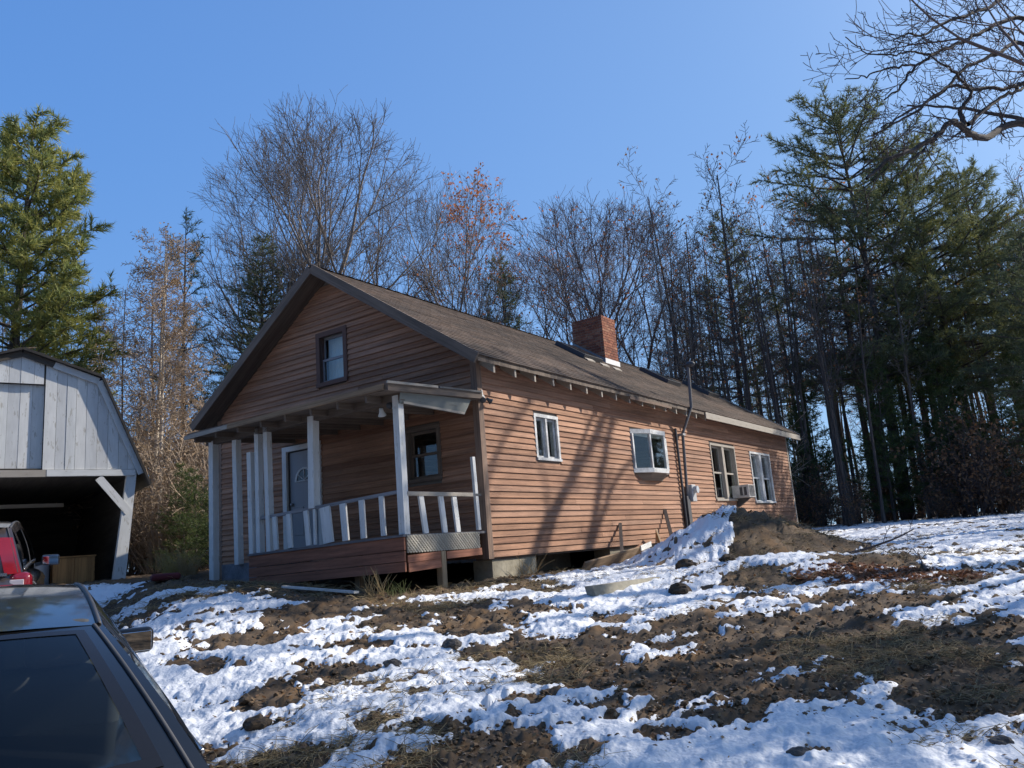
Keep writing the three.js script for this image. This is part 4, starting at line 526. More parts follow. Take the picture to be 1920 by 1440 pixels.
    // mirror
    const m = o.mirror, mg = new RoundedBoxGeometry(0.24, 0.155, 0.1, 3, 0.04).translate(s * (m[2] - 0.1), m[1], -m[0]); const mr = mesh('mirror', mg, o.mirrorMat ?? paint, g, s > 0 ? 'right door mirror' : undefined); mesh('mirror_glass', new RoundedBoxGeometry(0.205, 0.12, 0.006, 2, 0.003).translate(s * (m[2] - 0.1), m[1], -m[0] + 0.052), mat([0.75, 0.78, 0.8], 0.03, { metalness: 1 }), mr); mesh('mirror_arm', barG(V(s * (m[2] - 0.3), m[1] - 0.06, -m[0]), V(s * (m[2] - 0.2), m[1] - 0.04, -m[0]), 0.05, 0.05, V(0, 0, 1)), rubber, mr);
    wheel(g, o.axles[0], s * o.track, o.wheelR); wheel(g, o.axles[1], s * o.track, o.wheelR);
    if (o.tail) o.tail(g, s, rearF, sideF(s));
    mesh('headlight', new THREE.SphereGeometry(0.14, 12, 8).scale(1.2, 0.7, 0.5).translate(s * 0.62, o.body.at(-1)[3] - 0.16, -o.body.at(-1)[0] + 0.02), mat([0.7, 0.72, 0.75], 0.1), g);
  }
  if (o.spoiler) mesh('spoiler', patchGeo((u, v) => { const x = lerp(-0.94, 0.94, u); return carP(RR[0] + 0.06 - 0.16 * v - 0.04 * (1 - x * x), RR[1] + 0.034 - 0.012 * v + 0.03 * (1 - x * x), x * RR[2]); }, 12, 4).rotateY(0), paint, g);
  // cabin: floor, seats with head rests, steering wheel
  const fl = o.floor; mesh('cabin_floor', boxG(-0.62, 0.62, fl, fl + 0.04, -FB[0] + 0.2, -RB[0] - 0.25), inner, g); mesh('parcel_shelf', boxG(-0.55, 0.55, RB[1] - 0.06, RB[1] - 0.04, -RB[0] - 0.75, -RB[0] - 0.15), inner, g); mesh('dashboard', boxG(-0.62, 0.62, FB[1] - 0.2, FB[1] - 0.05, -FB[0] + 0.05, -FB[0] + 0.4), inner, g);
  for (const [s, x] of [[o.seats[0], 0.36], [o.seats[0], -0.36], [o.seats[1], 0.37], [o.seats[1], -0.37]]) { const st = mesh('seat', new RoundedBoxGeometry(0.5, 0.62, 0.16, 2, 0.06).rotateX(0.2).translate(x, fl + 0.62, -s), inner, g); mesh('head_rest', new RoundedBoxGeometry(0.26, 0.19, 0.1, 2, 0.045).translate(x, fl + 1.02, -s + 0.08), inner, st); }
  mesh('steering_wheel', new THREE.TorusGeometry(0.18, 0.016, 8, 20).rotateX(-0.5).translate(-0.36, FB[1] - 0.02, -FB[0] + 0.5), inner, g);
  mesh('rear_bumper', new RoundedBoxGeometry(o.body[1][1] * 1.9, 0.2, 0.2, 3, 0.07).translate(0, o.body[0][2] + 0.16, -0.06), o.bumperMat ?? paint, g); mesh('number_plate', boxG(-0.15, 0.15, o.plateY, o.plateY + 0.15, 0.02, 0.03), mat([0.6, 0.62, 0.6], 0.5), g);
  return g;
}
M.chrome = mat([0.55, 0.56, 0.58], 0.25, { metalness: 1 });
vehicle({
  name: 'parked_car', label: 'near black hatchback seen from behind at the lower left', category: 'car', at: CAR, color: [0.011, 0.012, 0.014], tint: [0.66, 0.72, 0.71],
  body: [[0.0, 0.62, 0.42, 0.86, 0], [0.05, 0.76, 0.3, 0.95, 0], [0.25, 0.90, 0.2, 0.99, 0.0], [0.7, 0.93, 0.18, 0.98, 0], [1.6, 0.92, 0.18, 0.955, 0], [2.6, 0.90, 0.18, 0.93, 0], [3.2, 0.89, 0.18, 0.90, 0.03], [3.8, 0.86, 0.2, 0.82, 0.04], [4.2, 0.76, 0.28, 0.70, 0.03], [4.33, 0.58, 0.34, 0.58, 0]],
  rearBelt: [0.12, 0.97, 0.80], roofRear: [0.96, 1.39, 0.52], roofFront: [2.3, 1.42, 0.52], frontBelt: [3.15, 0.93, 0.74], rearWin: [0.085, 0.915, 0.07, 0.955], sideWin: [0.14, 0.9, 0.10, 0.84],
  mirror: [2.72, 1.0, 0.97], axles: [0.85, 3.45], track: 0.79, wheelR: 0.315, seats: [1.1, 2.1], floor: 0.3, plateY: 0.62, mirrorMat: mat([0.02, 0.02, 0.022], 0.3),
  tail: (g, s, rf) => { const b = []; for (let k = 0; k <= 6; k++) b.push(carP(0.02 + 0.028 * k * k * 0.35, 0.80 + 0.0 * k, s * (0.52 + 0.05 * k))); mesh('tail_light', tubeG(b, 0.07, 8), mat([0.42, 0.012, 0.015], 0.12, { physical: true, clearcoat: 1 }), g); },
});
vehicle({
  name: 'parked_car', label: 'dark SUV with tall red tail light parked before the barn', category: 'car', at: SUV, color: [0.10, 0.08, 0.078], tint: [0.45, 0.48, 0.48], spoiler: true, beltMat: M.chrome,
  body: [[0.0, 0.66, 0.5, 0.95, 0], [0.05, 0.80, 0.34, 1.04, 0], [0.3, 0.89, 0.24, 1.07, 0], [1.0, 0.91, 0.22, 1.06, 0], [2.2, 0.91, 0.22, 1.03, 0], [3.2, 0.90, 0.22, 1.0, 0.02], [3.9, 0.88, 0.24, 0.95, 0.05], [4.35, 0.8, 0.3, 0.86, 0.03], [4.5, 0.62, 0.4, 0.7, 0]],
  rearBelt: [0.12, 1.06, 0.76], roofRear: [0.40, 1.60, 0.60], roofFront: [2.45, 1.63, 0.58], frontBelt: [3.35, 1.03, 0.74], rearWin: [0.16, 0.84, 0.12, 0.86], sideWin: [0.10, 0.9, 0.10, 0.84],
  mirror: [2.9, 1.07, 1.06], axles: [0.95, 3.55], track: 0.8, wheelR: 0.35, seats: [1.35, 2.35], floor: 0.42, plateY: 0.72, bumperMat: M.metalDark,
  tail: (g, s, rf, sf) => { const red = mat([0.40, 0.012, 0.022], 0.16, { physical: true, clearcoat: 1 }); const up = patchGeo((u, v) => rf(s > 0 ? lerp(0.875 - 0.02 * v, 0.985, u) : lerp(0.015, 0.125 + 0.02 * v, u), v), 4, 12, 0, 1, 0.0, 0.74, 0.012); const t = mesh('tail_light', up, red, g, 'tall red tail light'); const low = new RoundedBoxGeometry(0.25, 0.27, 0.22, 4, 0.09).translate(s * 0.735, 0.94, -0.16); mesh('lower_lens', low, red, t); mesh('reverse_lens', new RoundedBoxGeometry(0.15, 0.15, 0.03, 2, 0.012).translate(s * 0.70, 0.92, -0.048), mat([0.75, 0.62, 0.6], 0.12), t); mesh('tailgate_trim', boxG(s > 0 ? 0.0 : -0.6, s > 0 ? 0.6 : 0.0, 1.045, 1.08, -0.06, -0.015), M.chrome, g); },
});

// ---------------------------------------------------------------- trees
const barkMap = rep(T.bark, 1.5, 0.7);
M.bark = mat([0.26, 0.215, 0.18], 0.95, { map: barkMap, bumpMap: barkMap, bumpScale: 0.02 });
M.barkDark = mat([0.17, 0.135, 0.115], 0.95, { map: barkMap, bumpMap: barkMap, bumpScale: 0.02 });
M.twig = mat([0.20, 0.15, 0.13], 0.95); M.twigRed = mat([0.20, 0.165, 0.14], 0.95); M.twigTan = mat([0.43, 0.33, 0.24], 0.95); M.twigDark = mat([0.10, 0.078, 0.07], 0.95);
M.oak = mat([0.12, 0.098, 0.085], 0.95, { map: barkMap, bumpMap: barkMap, bumpScale: 0.02 });
M.birch = mat([0.66, 0.58, 0.48], 0.85, { map: rep(T.peel, 2, 3) });
const leafMat = (c) => mat(c, 0.95, { physical: true, transmission: 0.35, thickness: 0, ior: 1.3, side: THREE.DoubleSide });
M.leafOrange = leafMat([0.56, 0.21, 0.08]); M.leafBrown = leafMat([0.27, 0.15, 0.075]); M.leafTan = leafMat([0.38, 0.27, 0.17]);
M.needle = leafMat([0.20, 0.215, 0.085]); M.needleBlue = leafMat([0.12, 0.155, 0.09]); M.needleYellow = leafMat([0.27, 0.26, 0.08]); M.needleDark = leafMat([0.13, 0.15, 0.072]);
const UP = V(0, 1, 0);
function rotAround(d, ang, az) { let a = Math.abs(d.y) < 0.95 ? V(0, 1, 0) : V(1, 0, 0); const s = d.clone().cross(a).normalize(), o = s.clone().cross(d).normalize(); return d.clone().multiplyScalar(Math.cos(ang)).addScaledVector(s, Math.sin(ang) * Math.cos(az)).addScaledVector(o, Math.sin(ang) * Math.sin(az)).normalize(); }
function limbPath(p, d, len, n, wander, up, rng) { const pts = [p.clone()], dir = d.clone(), st = len / n; let q = p.clone(); for (let k = 0; k < n; k++) { dir.x += (rng() - 0.5) * wander; dir.z += (rng() - 0.5) * wander; dir.y += (rng() - 0.5) * wander * 0.8 + up; dir.normalize(); q = q.clone().addScaledVector(dir, st); pts.push(q); } return pts; }
// a bare broad-leaved tree; L = per-level settings
function branch(S, p, d, len, rad, lev) {
  const L = S.levels[lev], rng = S.rng, n = L.seg, pts = limbPath(p, d, len, n, L.wander, L.up, rng), end = L.end ?? 0.3;
  const rads = pts.map((_, k) => Math.max(S.minR, rad * lerp(1, end, Math.pow(k / n, L.pow ?? 0.9))));
  if (lev === 0) { rads[0] *= 1.35; }
  (lev <= S.trunkLevels ? S.wood : S.fine).tube(pts, rads, L.sides);
  if (S.tips && lev === S.levels.length - 1) S.tips.push(pts[n]);
  if (lev + 1 >= S.levels.length) return;
  const C = S.levels[lev + 1], num = Math.round(C.n * (0.75 + 0.5 * rng()) * (lev ? clamp(len / (L.refLen ?? len), 0.4, 1.3) : 1)); let az = rng() * 6.28;
  for (let k = 0; k < num; k++) {
    const t = lerp(C.t0, 1, Math.pow((k + rng() * 0.8) / num, C.tpow ?? 1)), x = Math.min(n - 1e-4, t * n), i = Math.floor(x), fpt = pts[i].clone().lerp(pts[i + 1], x - i), dd = pts[i + 1].clone().sub(pts[i]).normalize(); az += 2.4 + (rng() - 0.5);
    const r0 = lerp(rads[i], rads[i + 1], x - i), cl = len * C.len * (0.65 + 0.6 * rng()) * lerp(1, C.tip ?? 0.6, t);
    branch(S, fpt, rotAround(dd, C.ang * (0.7 + 0.6 * rng()), az), cl, Math.max(S.minR, r0 * C.r * (0.8 + 0.3 * rng())), lev + 1);
  }
}
function leaf(b, p, size, rng) { const n = V(rng() - 0.5, rng() - 0.2, rng() - 0.5).normalize(), a = rotAround(n, Math.PI / 2, rng() * 6.28), c = n.clone().cross(a), k = (x, y, z) => p.clone().addScaledVector(a, x * size).addScaledVector(c, y * size).addScaledVector(n, z * size); b.tri(k(-0.5, 0, 0), k(0, -0.32, 0.08), k(0.55, 0, 0)); b.tri(k(-0.5, 0, 0), k(0.55, 0, 0), k(0, 0.32, 0.1)); }
const VASE = (o = {}) => [{ seg: 9, sides: 9, wander: 0.09, up: 0.05, end: 0.25, pow: 0.8 }, { n: o.n1 ?? 13, seg: 9, sides: 6, wander: 0.24, up: 0.11, t0: o.t0 ?? 0.3, ang: o.a1 ?? 0.75, len: o.l1 ?? 0.62, r: 0.5, end: 0.2, tip: 0.4 }, { n: o.n2 ?? 9, seg: 6, sides: 4, wander: 0.34, up: 0.06, t0: 0.22, ang: 0.65, len: 0.42, r: 0.5, end: 0.3, tip: 0.6 }, { n: o.n3 ?? 7, seg: 4, sides: 3, wander: 0.4, up: 0.04, t0: 0.2, ang: 0.65, len: 0.46, r: 0.55, end: 0.4, tip: 0.7 }, { n: o.n4 ?? 6, seg: 2, sides: 3, wander: 0.5, up: 0.03, t0: 0.15, ang: 0.7, len: 0.5, r: 0.6, end: 0.5, tip: 0.8 }];
function bareTree(o) {
  const rng = RNG(o.seed), S = { rng, wood: new Buf(), fine: new Buf(), levels: o.levels ?? VASE(o), minR: o.minR ?? 0.006, trunkLevels: o.trunkLevels ?? 1, tips: o.leaves ? [] : null };
  for (const [dx, dz, k, lean] of o.stems ?? [[0, 0, 1, [0, 0]]]) branch(S, V(dx, -0.4, dz), V(lean[0], 1, lean[1]).normalize(), o.H * 0.86 * k, o.r * k, 0);
  const g = thing(o.name, o.label, 'tree', V(0, 0, 0), 0, o.group); mesh('trunk', S.wood.geo(), o.bark ?? M.bark, g); mesh('crown', S.fine.geo(), o.twig ?? M.twig, g);
  if (o.leaves) { const b = new Buf(); for (const p of S.tips) { const keep = o.leaves.where ? o.leaves.where(p, rng) : o.leaves.share; if (rng() < keep) for (let k = 0; k < (o.leaves.per ?? 3); k++) leaf(b, p.clone().add(V(rng() - 0.5, rng() - 0.6, rng() - 0.5).multiplyScalar(o.leaves.spread ?? 0.25)), o.leaves.size ?? 0.12, rng); } if (b.p.length) mesh('leaves', b.geo(), o.leaves.mat, g); }
  g.userData.tris = undefined; delete g.userData.tris; return g;
}
// a broad-leaved tree that forks again and again into a fan-shaped crown
function forkTree(o) {
  const rng = RNG(o.seed), wood = new Buf(), fine = new Buf(), tips = [], minR = o.minR ?? 0.008, D = o.depth ?? 8;
  const twig = (p, d, len, r, sub) => { const pts = limbPath(p, d, len, 3, 0.35, 0.03, rng); fine.tube(pts, pts.map((_, i) => Math.max(minR * 0.8, r * lerp(1, 0.55, i / 3))), 3); tips.push(pts[3]); if (sub) for (let k = 0; k < sub; k++) { const t = 1 + Math.floor(rng() * 2.2); twig(pts[t], rotAround(pts[t].clone().sub(pts[t - 1]).normalize(), 0.5 + 0.4 * rng(), rng() * 6.28), len * (0.45 + 0.3 * rng()), r * 0.75, 0); } };
  const grow = (p, d, len, r, k) => {
    const n = k === D ? 7 : k > 2 ? 4 : 3, pts = limbPath(p, d, len, n, k === D ? 0.05 : o.wander ?? 0.15, o.up ?? 0.052, rng), r1 = r * (k === D ? 0.76 : 0.86), rads = pts.map((_, i) => Math.max(minR, lerp(r, r1, i / n) * (k === D && i === 0 ? 1.35 : 1)));
    (k >= D - 2 ? wood : fine).tube(pts, rads, k >= D - 1 ? 9 : k >= D - 3 ? 6 : k >= 2 ? 4 : 3);
    const dd = pts[n].clone().sub(pts[n - 1]).normalize();
    if (k < D - 2) for (let q = 0; q < (o.side ?? 1); q++) { const i = 1 + Math.floor(rng() * (n - 1)); twig(pts[i], rotAround(pts[i].clone().sub(pts[i - 1]).normalize(), 0.6 + 0.5 * rng(), rng() * 6.28), (o.twigLen ?? 0.9) * (0.5 + 0.8 * rng()), Math.min(r * 0.4, 0.014), o.subs ?? 2); }
    if (k >= 4 && k < D) { const m = k > D - 3 ? 2 : 1; for (let q = 0; q < m; q++) { const i = 1 + Math.floor(rng() * (n - 1)); grow(pts[i], rotAround(pts[i].clone().sub(pts[i - 1]).normalize(), 0.6 + 0.35 * rng(), rng() * 6.28), o.H * (o.len1 ?? 0.17) * Math.pow(o.ratio ?? 0.8, D - k + 2) * (0.8 + 0.5 * rng()), r * 0.4, k - 3); } }
    if (k === 0) { for (let q = 0; q < 3; q++) twig(pts[n], rotAround(dd, 0.15 + 0.5 * rng(), rng() * 6.28), (o.twigLen ?? 0.9) * (0.6 + 0.7 * rng()), Math.min(r1, 0.013), 2); return; }
    const three = rng() < (k === D ? o.first ?? 0.8 : 0.16), az = rng() * 6.28, ch = three ? 3 : 2;
    for (let q = 0; q < ch; q++) { const a = (k === D ? o.spread0 ?? 0.42 : q === 0 ? 0.15 : 0.5) * (0.7 + 0.6 * rng()); grow(pts[n], rotAround(dd, a, az + q * 6.283 / ch + (rng() - 0.5) * 0.6), o.H * (o.len1 ?? 0.17) * Math.pow(o.ratio ?? 0.8, D - k) * (q === 0 ? 1.08 : 0.9) * (0.8 + 0.4 * rng()), r1 * (q === 0 ? 0.86 : 0.68), k - 1); }
  };
  for (const [dx, dz, q, lean] of o.stems ?? [[0, 0, 1, [0, 0]]]) grow(V(dx, -0.4, dz), V(lean[0], 1, lean[1]).normalize(), o.H * (o.len0 ?? 0.3) * q, o.r * q, D);
  let top = 0; for (const q of tips) top = Math.max(top, q.y); const sc = o.H / top, wg = wood.geo(), fg = fine.geo(); const sx = sc * (o.wide ?? 1); wg.scale(sx, sc, sx); fg.scale(sx, sc, sx);
  const g = thing(o.name, o.label, 'tree', V(0, 0, 0), 0, o.group); mesh('trunk', wg, o.bark ?? M.bark, g); mesh('crown', fg, o.twig ?? M.twig, g);
  if (o.leaves) { const b = new Buf(), L = o.leaves; for (const q of tips) { const p = V(q.x * sx, q.y * sc, q.z * sx); if (rng() < (L.where ? L.where(p) : L.share)) for (let k = 0; k < (L.per ?? 3); k++) leaf(b, p.clone().add(V(rng() - 0.5, rng() - 0.6, rng() - 0.5).multiplyScalar(L.spread ?? 0.3)), L.size ?? 0.12, rng); } if (b.p.length) mesh('leaves', b.geo(), L.mat, g); }
  return g;
}
// needle tufts: a spray of thin blades round a shoot
function tuft(b, p, d, len, wid, n, rng) { for (let k = 0; k < n; k++) { const e = d.clone().multiplyScalar(0.75).add(V(rng() - 0.5, rng() - 0.42, rng() - 0.5).multiplyScalar(1.7)).normalize(), s = e.clone().cross(V(rng() - 0.5, rng() - 0.5, rng() - 0.5)).normalize().multiplyScalar(wid / 2), l = len * (0.7 + 0.5 * rng()), q = p.clone().addScaledVector(d, (rng() - 0.6) * len); b.tri(q.clone().sub(s), q.clone().add(s), q.clone().addScaledVector(e, l)); } }
function pine(o) {
  const rng = RNG(o.seed), w = new Buf(), H = o.H, two = [new Buf(), new Buf()], fineB = new Buf(); const trunk = limbPath(V(0, -0.4, 0), V(o.lean ?? 0, 1, 0).normalize(), H + 0.4, 16, 0.035, 0.02, rng); w.tube(trunk, trunk.map((_, k) => o.r * lerp(1.1, 0.06, Math.pow(k / 16, 0.95))), 9);
  const at = (y) => { const x = clamp(y / H * 16, 0, 15.99), i = Math.floor(x); return trunk[i].clone().lerp(trunk[i + 1], x - i); };
  let az = rng() * 6;
  for (let y = H * o.c0; y < H * 0.985;) {
    const t = (y / H - o.c0) / (1 - o.c0), prof = o.profile ? o.profile(t) : Math.pow(1 - t, 0.75) * lerp(0.6, 1, ss(0, 0.25, t)), nb = Math.max(3, Math.round((o.nb ?? 5) * (0.8 + 0.5 * rng())));
    for (let k = 0; k < nb; k++) {
      az += 6.283 / nb + (rng() - 0.5) * 0.9; let len = o.spread * prof * (0.55 + 0.65 * rng()) + 0.25; if (rng() < (o.gap ?? 0.1)) continue; if (o.side) len *= o.side(az, t);
      const rise = lerp(o.rise0 ?? 0.0, o.rise1 ?? 0.7, t), d = V(Math.cos(az), rise, Math.sin(az)).normalize(), p = at(y), n = 6, pts = limbPath(p, d, len, n, 0.16, (o.curl ?? 0.05), rng), r0 = Math.min(o.r * 0.22, 0.012 + len * 0.012); w.tube(pts, pts.map((_, i) => Math.max(0.006, r0 * lerp(1, 0.3, i / n))), 4);
      const nt = Math.max(3, Math.round(len * (o.dens ?? 6)));
      for (let j = 0; j < nt; j++) {
        const u = lerp(o.bare ?? 0.3, 1, (j + rng()) / nt), x = Math.min(n - 0.001, u * n), i = Math.floor(x), q = pts[i].clone().lerp(pts[i + 1], x - i), dd = pts[i + 1].clone().sub(pts[i]).normalize();
        const sd = rotAround(dd, 0.75 + 0.4 * rng(), rng() * 6.28); sd.y = sd.y * 0.45 + 0.10; sd.normalize(); const sl = Math.min(0.85, 0.22 + len * 0.16) * (1.15 - 0.6 * u) * (0.6 + 0.7 * rng()); const e = q.clone().addScaledVector(sd, sl); fineB.tube([q, e], [0.007, 0.004], 3);
        const nn = Math.max(1, Math.round(sl / 0.24)); for (let m = 0; m <= nn; m++) tuft(two[rng() < (o.mix ?? 0.4) ? 1 : 0], q.clone().lerp(e, nn ? (m + 0.6) / (nn + 0.6) : 1), sd, o.nl ?? 0.24, o.nw ?? 0.03, o.nn ?? 10, rng);
      }
      tuft(two[0], pts[n], pts[n].clone().sub(pts[n - 1]).normalize(), o.nl ?? 0.24, o.nw ?? 0.03, (o.nn ?? 10) + 4, rng);
    }
    y += (o.step ?? 0.5) * (0.7 + 0.6 * rng());
  }
  // dead stubs below the crown
  for (let k = 0; k < (o.stubs ?? 14); k++) { const y = H * lerp(0.12, o.c0, rng()), a = rng() * 6.28, p = at(y), pts = limbPath(p, V(Math.cos(a), 0.1 - 0.3 * rng(), Math.sin(a)).normalize(), 0.5 + rng() * 1.6, 4, 0.2, -0.03, rng); w.tube(pts, pts.map((_, i) => 0.018 * lerp(1, 0.3, i / 4)), 3); }
  const g = thing(o.name, o.label, 'tree', V(0, 0, 0), 0, o.group); mesh('trunk', w.geo(), o.bark ?? M.barkDark, g); const cr = mesh('crown', two[0].geo(), o.mats?.[0] ?? M.needle, g); if (two[1].p.length) mesh('lighter_needles', two[1].geo(), o.mats?.[1] ?? M.needleYellow, cr); mesh('shoots', fineB.geo(), M.twigDark, cr).userData.kind = 'stuff';
  return g;
}
const put = (g, x, f, turn = 0, s = 1, sink = 0) => { g.position.set(x, gy(x, f) - sink, -f); g.rotation.y = turn; if (s !== 1) g.scale.set(...(Array.isArray(s) ? s : [s, s, s])); return g; };

let young2, kinds4;
// ---- the trees one can name
put(pine({ seed: 3, name: 'pine_tree', label: 'tall sunlit yellow green pine rising behind the white barn at the left edge', H: 15.7, r: 0.26, c0: 0.24, spread: 2.7, nb: 6, step: 0.52, dens: 8, nn: 13, nl: 0.28, nw: 0.036, mix: 0.55, mats: [leafMat([0.22, 0.25, 0.075]), leafMat([0.36, 0.35, 0.095])], rise0: -0.05, rise1: 0.6, curl: 0.06, gap: 0.08, profile: (t) => t < 0.62 ? lerp(0.75, 0.95, Math.sin(t * 5)) : lerp(0.8, 0.25, (t - 0.62) / 0.38) }), -15.7, 24.5, 0.4);
put(forkTree({ seed: 103, name: 'maple_tree', label: 'largest bare tree with wide fan crown right behind the house ridge', H: 20.6, r: 0.34, depth: 8, spread0: 0.42, first: 1, len0: 0.26, len1: 0.17, ratio: 0.82, wide: 1.0, up: 0.045, side: 1, subs: 1, twigLen: 0.95, bark: M.barkDark, twig: M.twigRed, minR: 0.009 }), -7.3, 34, 0.3);
put(forkTree({ seed: 101, name: 'maple_tree', label: 'bare tree leaning left of the largest bare tree, thin crown', H: 16.2, r: 0.18, depth: 6, stems: [[0, 0, 1, [-0.16, 0]]], spread0: 0.3, len0: 0.34, twig: M.twigRed, minR: 0.009 }), -9.6, 35.5, 0);
put(forkTree({ seed: 21, name: 'maple_tree', label: 'bare tree behind the roof keeping orange leaves at its top right', H: 18.2, r: 0.19, depth: 7, stems: [[0, 0, 1, [0.04, 0]]], spread0: 0.3, first: 0, len0: 0.38, wide: 0.8, twig: M.twigRed, minR: 0.009, leaves: { mat: M.leafOrange, per: 2, size: 0.17, spread: 0.45, where: (p) => p.y > 14.2 && p.x > 0.2 ? 0.22 : p.x > 1 ? 0.03 : 0.004 } }), -2.9, 35.5, 0);
put(forkTree({ seed: 27, name: 'maple_tree', label: 'slender bare tree with a few orange leaves between chimney and big tree', H: 15.2, r: 0.15, depth: 6, spread0: 0.4, len0: 0.34, twig: M.twigRed, minR: 0.009, leaves: { mat: M.leafOrange, per: 2, size: 0.16, spread: 0.45, where: (p) => p.y > 9 ? 0.09 : 0.02 } }), -0.2, 38, 1.1);
put(forkTree({ seed: 102, name: 'maple_tree', label: 'round crowned bare tree directly left of the chimney', H: 17.2, r: 0.22, depth: 7, spread0: 0.42, len0: 0.34, bark: M.barkDark, minR: 0.009, leaves: { mat: M.leafOrange, per: 2, size: 0.16, spread: 0.4, share: 0.02 } }), 3.2, 38, 0.2);
put(forkTree({ seed: 108, name: 'maple_tree', label: 'forked bare tree rising just right of the chimney top', H: 17, r: 0.2, depth: 7, first: 0, spread0: 0.36, len0: 0.36, bark: M.barkDark, minR: 0.009, leaves: { mat: M.leafOrange, per: 2, size: 0.16, spread: 0.4, share: 0.012 } }), 6.2, 40, 0.9);
put(pine({ seed: 5, name: 'spruce_tree', label: 'dark conical evergreen behind the left slope of the house roof', H: 13.2, r: 0.17, c0: 0.06, spread: 4.0, nb: 7, step: 0.36, dens: 8, nn: 7, nl: 0.16, nw: 0.022, mix: 0.3, mats: [M.needleDark, M.needle], rise0: -0.2, rise1: 0.5, curl: 0.02, gap: 0.05, bare: 0.1, profile: (t) => Math.pow(1 - t, 0.85) }), -9.9, 31, 1);
put(pine({ seed: 6, name: 'pine_tree', label: 'thin blue green pine seen through bare branches left of the house', H: 15.8, r: 0.15, c0: 0.3, spread: 2.4, nb: 4, step: 0.7, dens: 5, nn: 8, mats: [M.needleBlue, M.needle], rise0: 0, rise1: 0.9, gap: 0.3 }), -14.0, 33.5, 2);
put(pine({ seed: 7, name: 'pine_tree', label: 'small pine whose top shows over the roof left of the chimney', H: 14.2, r: 0.16, c0: 0.3, spread: 2.9, nb: 5, step: 0.6, dens: 6, nn: 8, mats: [M.needleBlue, M.needle], rise0: 0, rise1: 0.8, gap: 0.2 }), 0.1, 37, 0.7);
put(pine({ seed: 9, name: 'pine_tree', label: 'middle sized dark pine behind the far end of the roof', H: 17.2, r: 0.2, c0: 0.42, spread: 3.6, nb: 5, step: 0.62, dens: 6, nn: 8, mats: [M.needleDark, M.needle], rise0: -0.05, rise1: 0.8, gap: 0.2 }), 11.9, 42, 0.1);
const bigPine = put(pine({ seed: 10, name: 'pine_tree', label: 'tallest dark pine at the right, beyond the end of the house', H: 20.2, r: 0.27, c0: 0.33, spread: 5.2, nb: 6, step: 0.62, dens: 6.5, nn: 8, nl: 0.27, nw: 0.034, mix: 0.35, mats: [M.needleDark, M.needle], rise0: -0.05, rise1: 0.5, curl: 0.04, gap: 0.3, profile: (t) => t < 0.5 ? lerp(0.72, 1, t * 2) : lerp(1, 0.28, (t - 0.5) * 2) }), 16.8, 36, 0.6);
put(pine({ seed: 12, name: 'pine_tree', label: 'broad yellow tinged pine right of the tallest pine', H: 17.6, r: 0.25, c0: 0.36, spread: 5.0, nb: 6, step: 0.6, dens: 6.5, nn: 8, nl: 0.27, nw: 0.034, mix: 0.5, mats: [M.needle, M.needleYellow], rise0: -0.1, rise1: 0.4, gap: 0.26, profile: (t) => lerp(0.85, 0.3, t * t) }), 20.4, 36, 1.8);
put(pine({ seed: 16, name: 'pine_tree', label: 'dark pine crown under the overhanging oak limb at the right edge', H: 17.0, r: 0.24, c0: 0.34, spread: 4.8, nb: 5, step: 0.6, dens: 6, nn: 8, mats: [M.needleDark, M.needle], rise0: -0.1, rise1: 0.5, gap: 0.28 }), 23.0, 36.5, 2.8);
put(pine({ seed: 18, name: 'pine_tree', label: 'dense very dark evergreen cut by the right edge of the picture', H: 11.0, r: 0.2, c0: 0.12, spread: 3.6, nb: 6, step: 0.5, dens: 7, nn: 8, mats: [M.needleDark, M.needleBlue], rise0: -0.2, rise1: 0.5, gap: 0.08 }), 20.6, 30.5, 0.2);
{
  // tan larch-like tree with a pale double stem beside the barn
  const LV = [{ seg: 12, sides: 7, wander: 0.05, up: 0.03, end: 0.12 }, { n: 46, seg: 5, sides: 4, wander: 0.25, up: 0.05, t0: 0.3, ang: 1.15, len: 0.24, r: 0.3, end: 0.3, tip: 0.35 }, { n: 11, seg: 3, sides: 3, wander: 0.4, up: 0.0, t0: 0.12, ang: 0.9, len: 0.42, r: 0.6, end: 0.5 }, { n: 7, seg: 2, sides: 3, wander: 0.5, up: 0, t0: 0.1, ang: 0.9, len: 0.5, r: 0.8, end: 0.6 }];
  put(bareTree({ seed: 44, name: 'birch_tree', label: 'pale twin stemmed birch with tan twigs between barn and house', H: 13.2, r: 0.11, trunkLevels: 0, stems: [[0, 0, 1, [0.0, 0]], [0.24, 0.1, 0.95, [0.015, 0]]], levels: LV, minR: 0.008, bark: M.birch, twig: M.twigTan, leaves: { mat: M.leafTan, per: 2, size: 0.1, spread: 0.3, share: 0.12 } }), -11.7, 25.5, 0.5);
  const tan = bareTree({ seed: 47, name: 'larch_tree', label: 'tan twiggy bare tree in the thicket behind the barn', H: 11, r: 0.09, trunkLevels: 0, levels: LV, minR: 0.008, bark: M.barkDark, twig: M.twigTan, leaves: { mat: M.leafTan, per: 2, size: 0.1, spread: 0.3, share: 0.08 }, group: 'tan trees of the left thicket' }); put(tan, -14.2, 27, 1);
  for (const [x, f, s, t] of [[-16.6, 28, 1.05, 2], [-12.4, 30, 1.0, 3.3], [-18.6, 27, 0.9, 4.1], [-20.4, 31, 1.2, 0.4], [-9.6, 29, 0.8, 5], [-10.6, 27.5, 0.62, 1.9]]) put(dup(tan, 'larch_tree', V(0, 0, 0), 0, s), x, f, t, s);
}
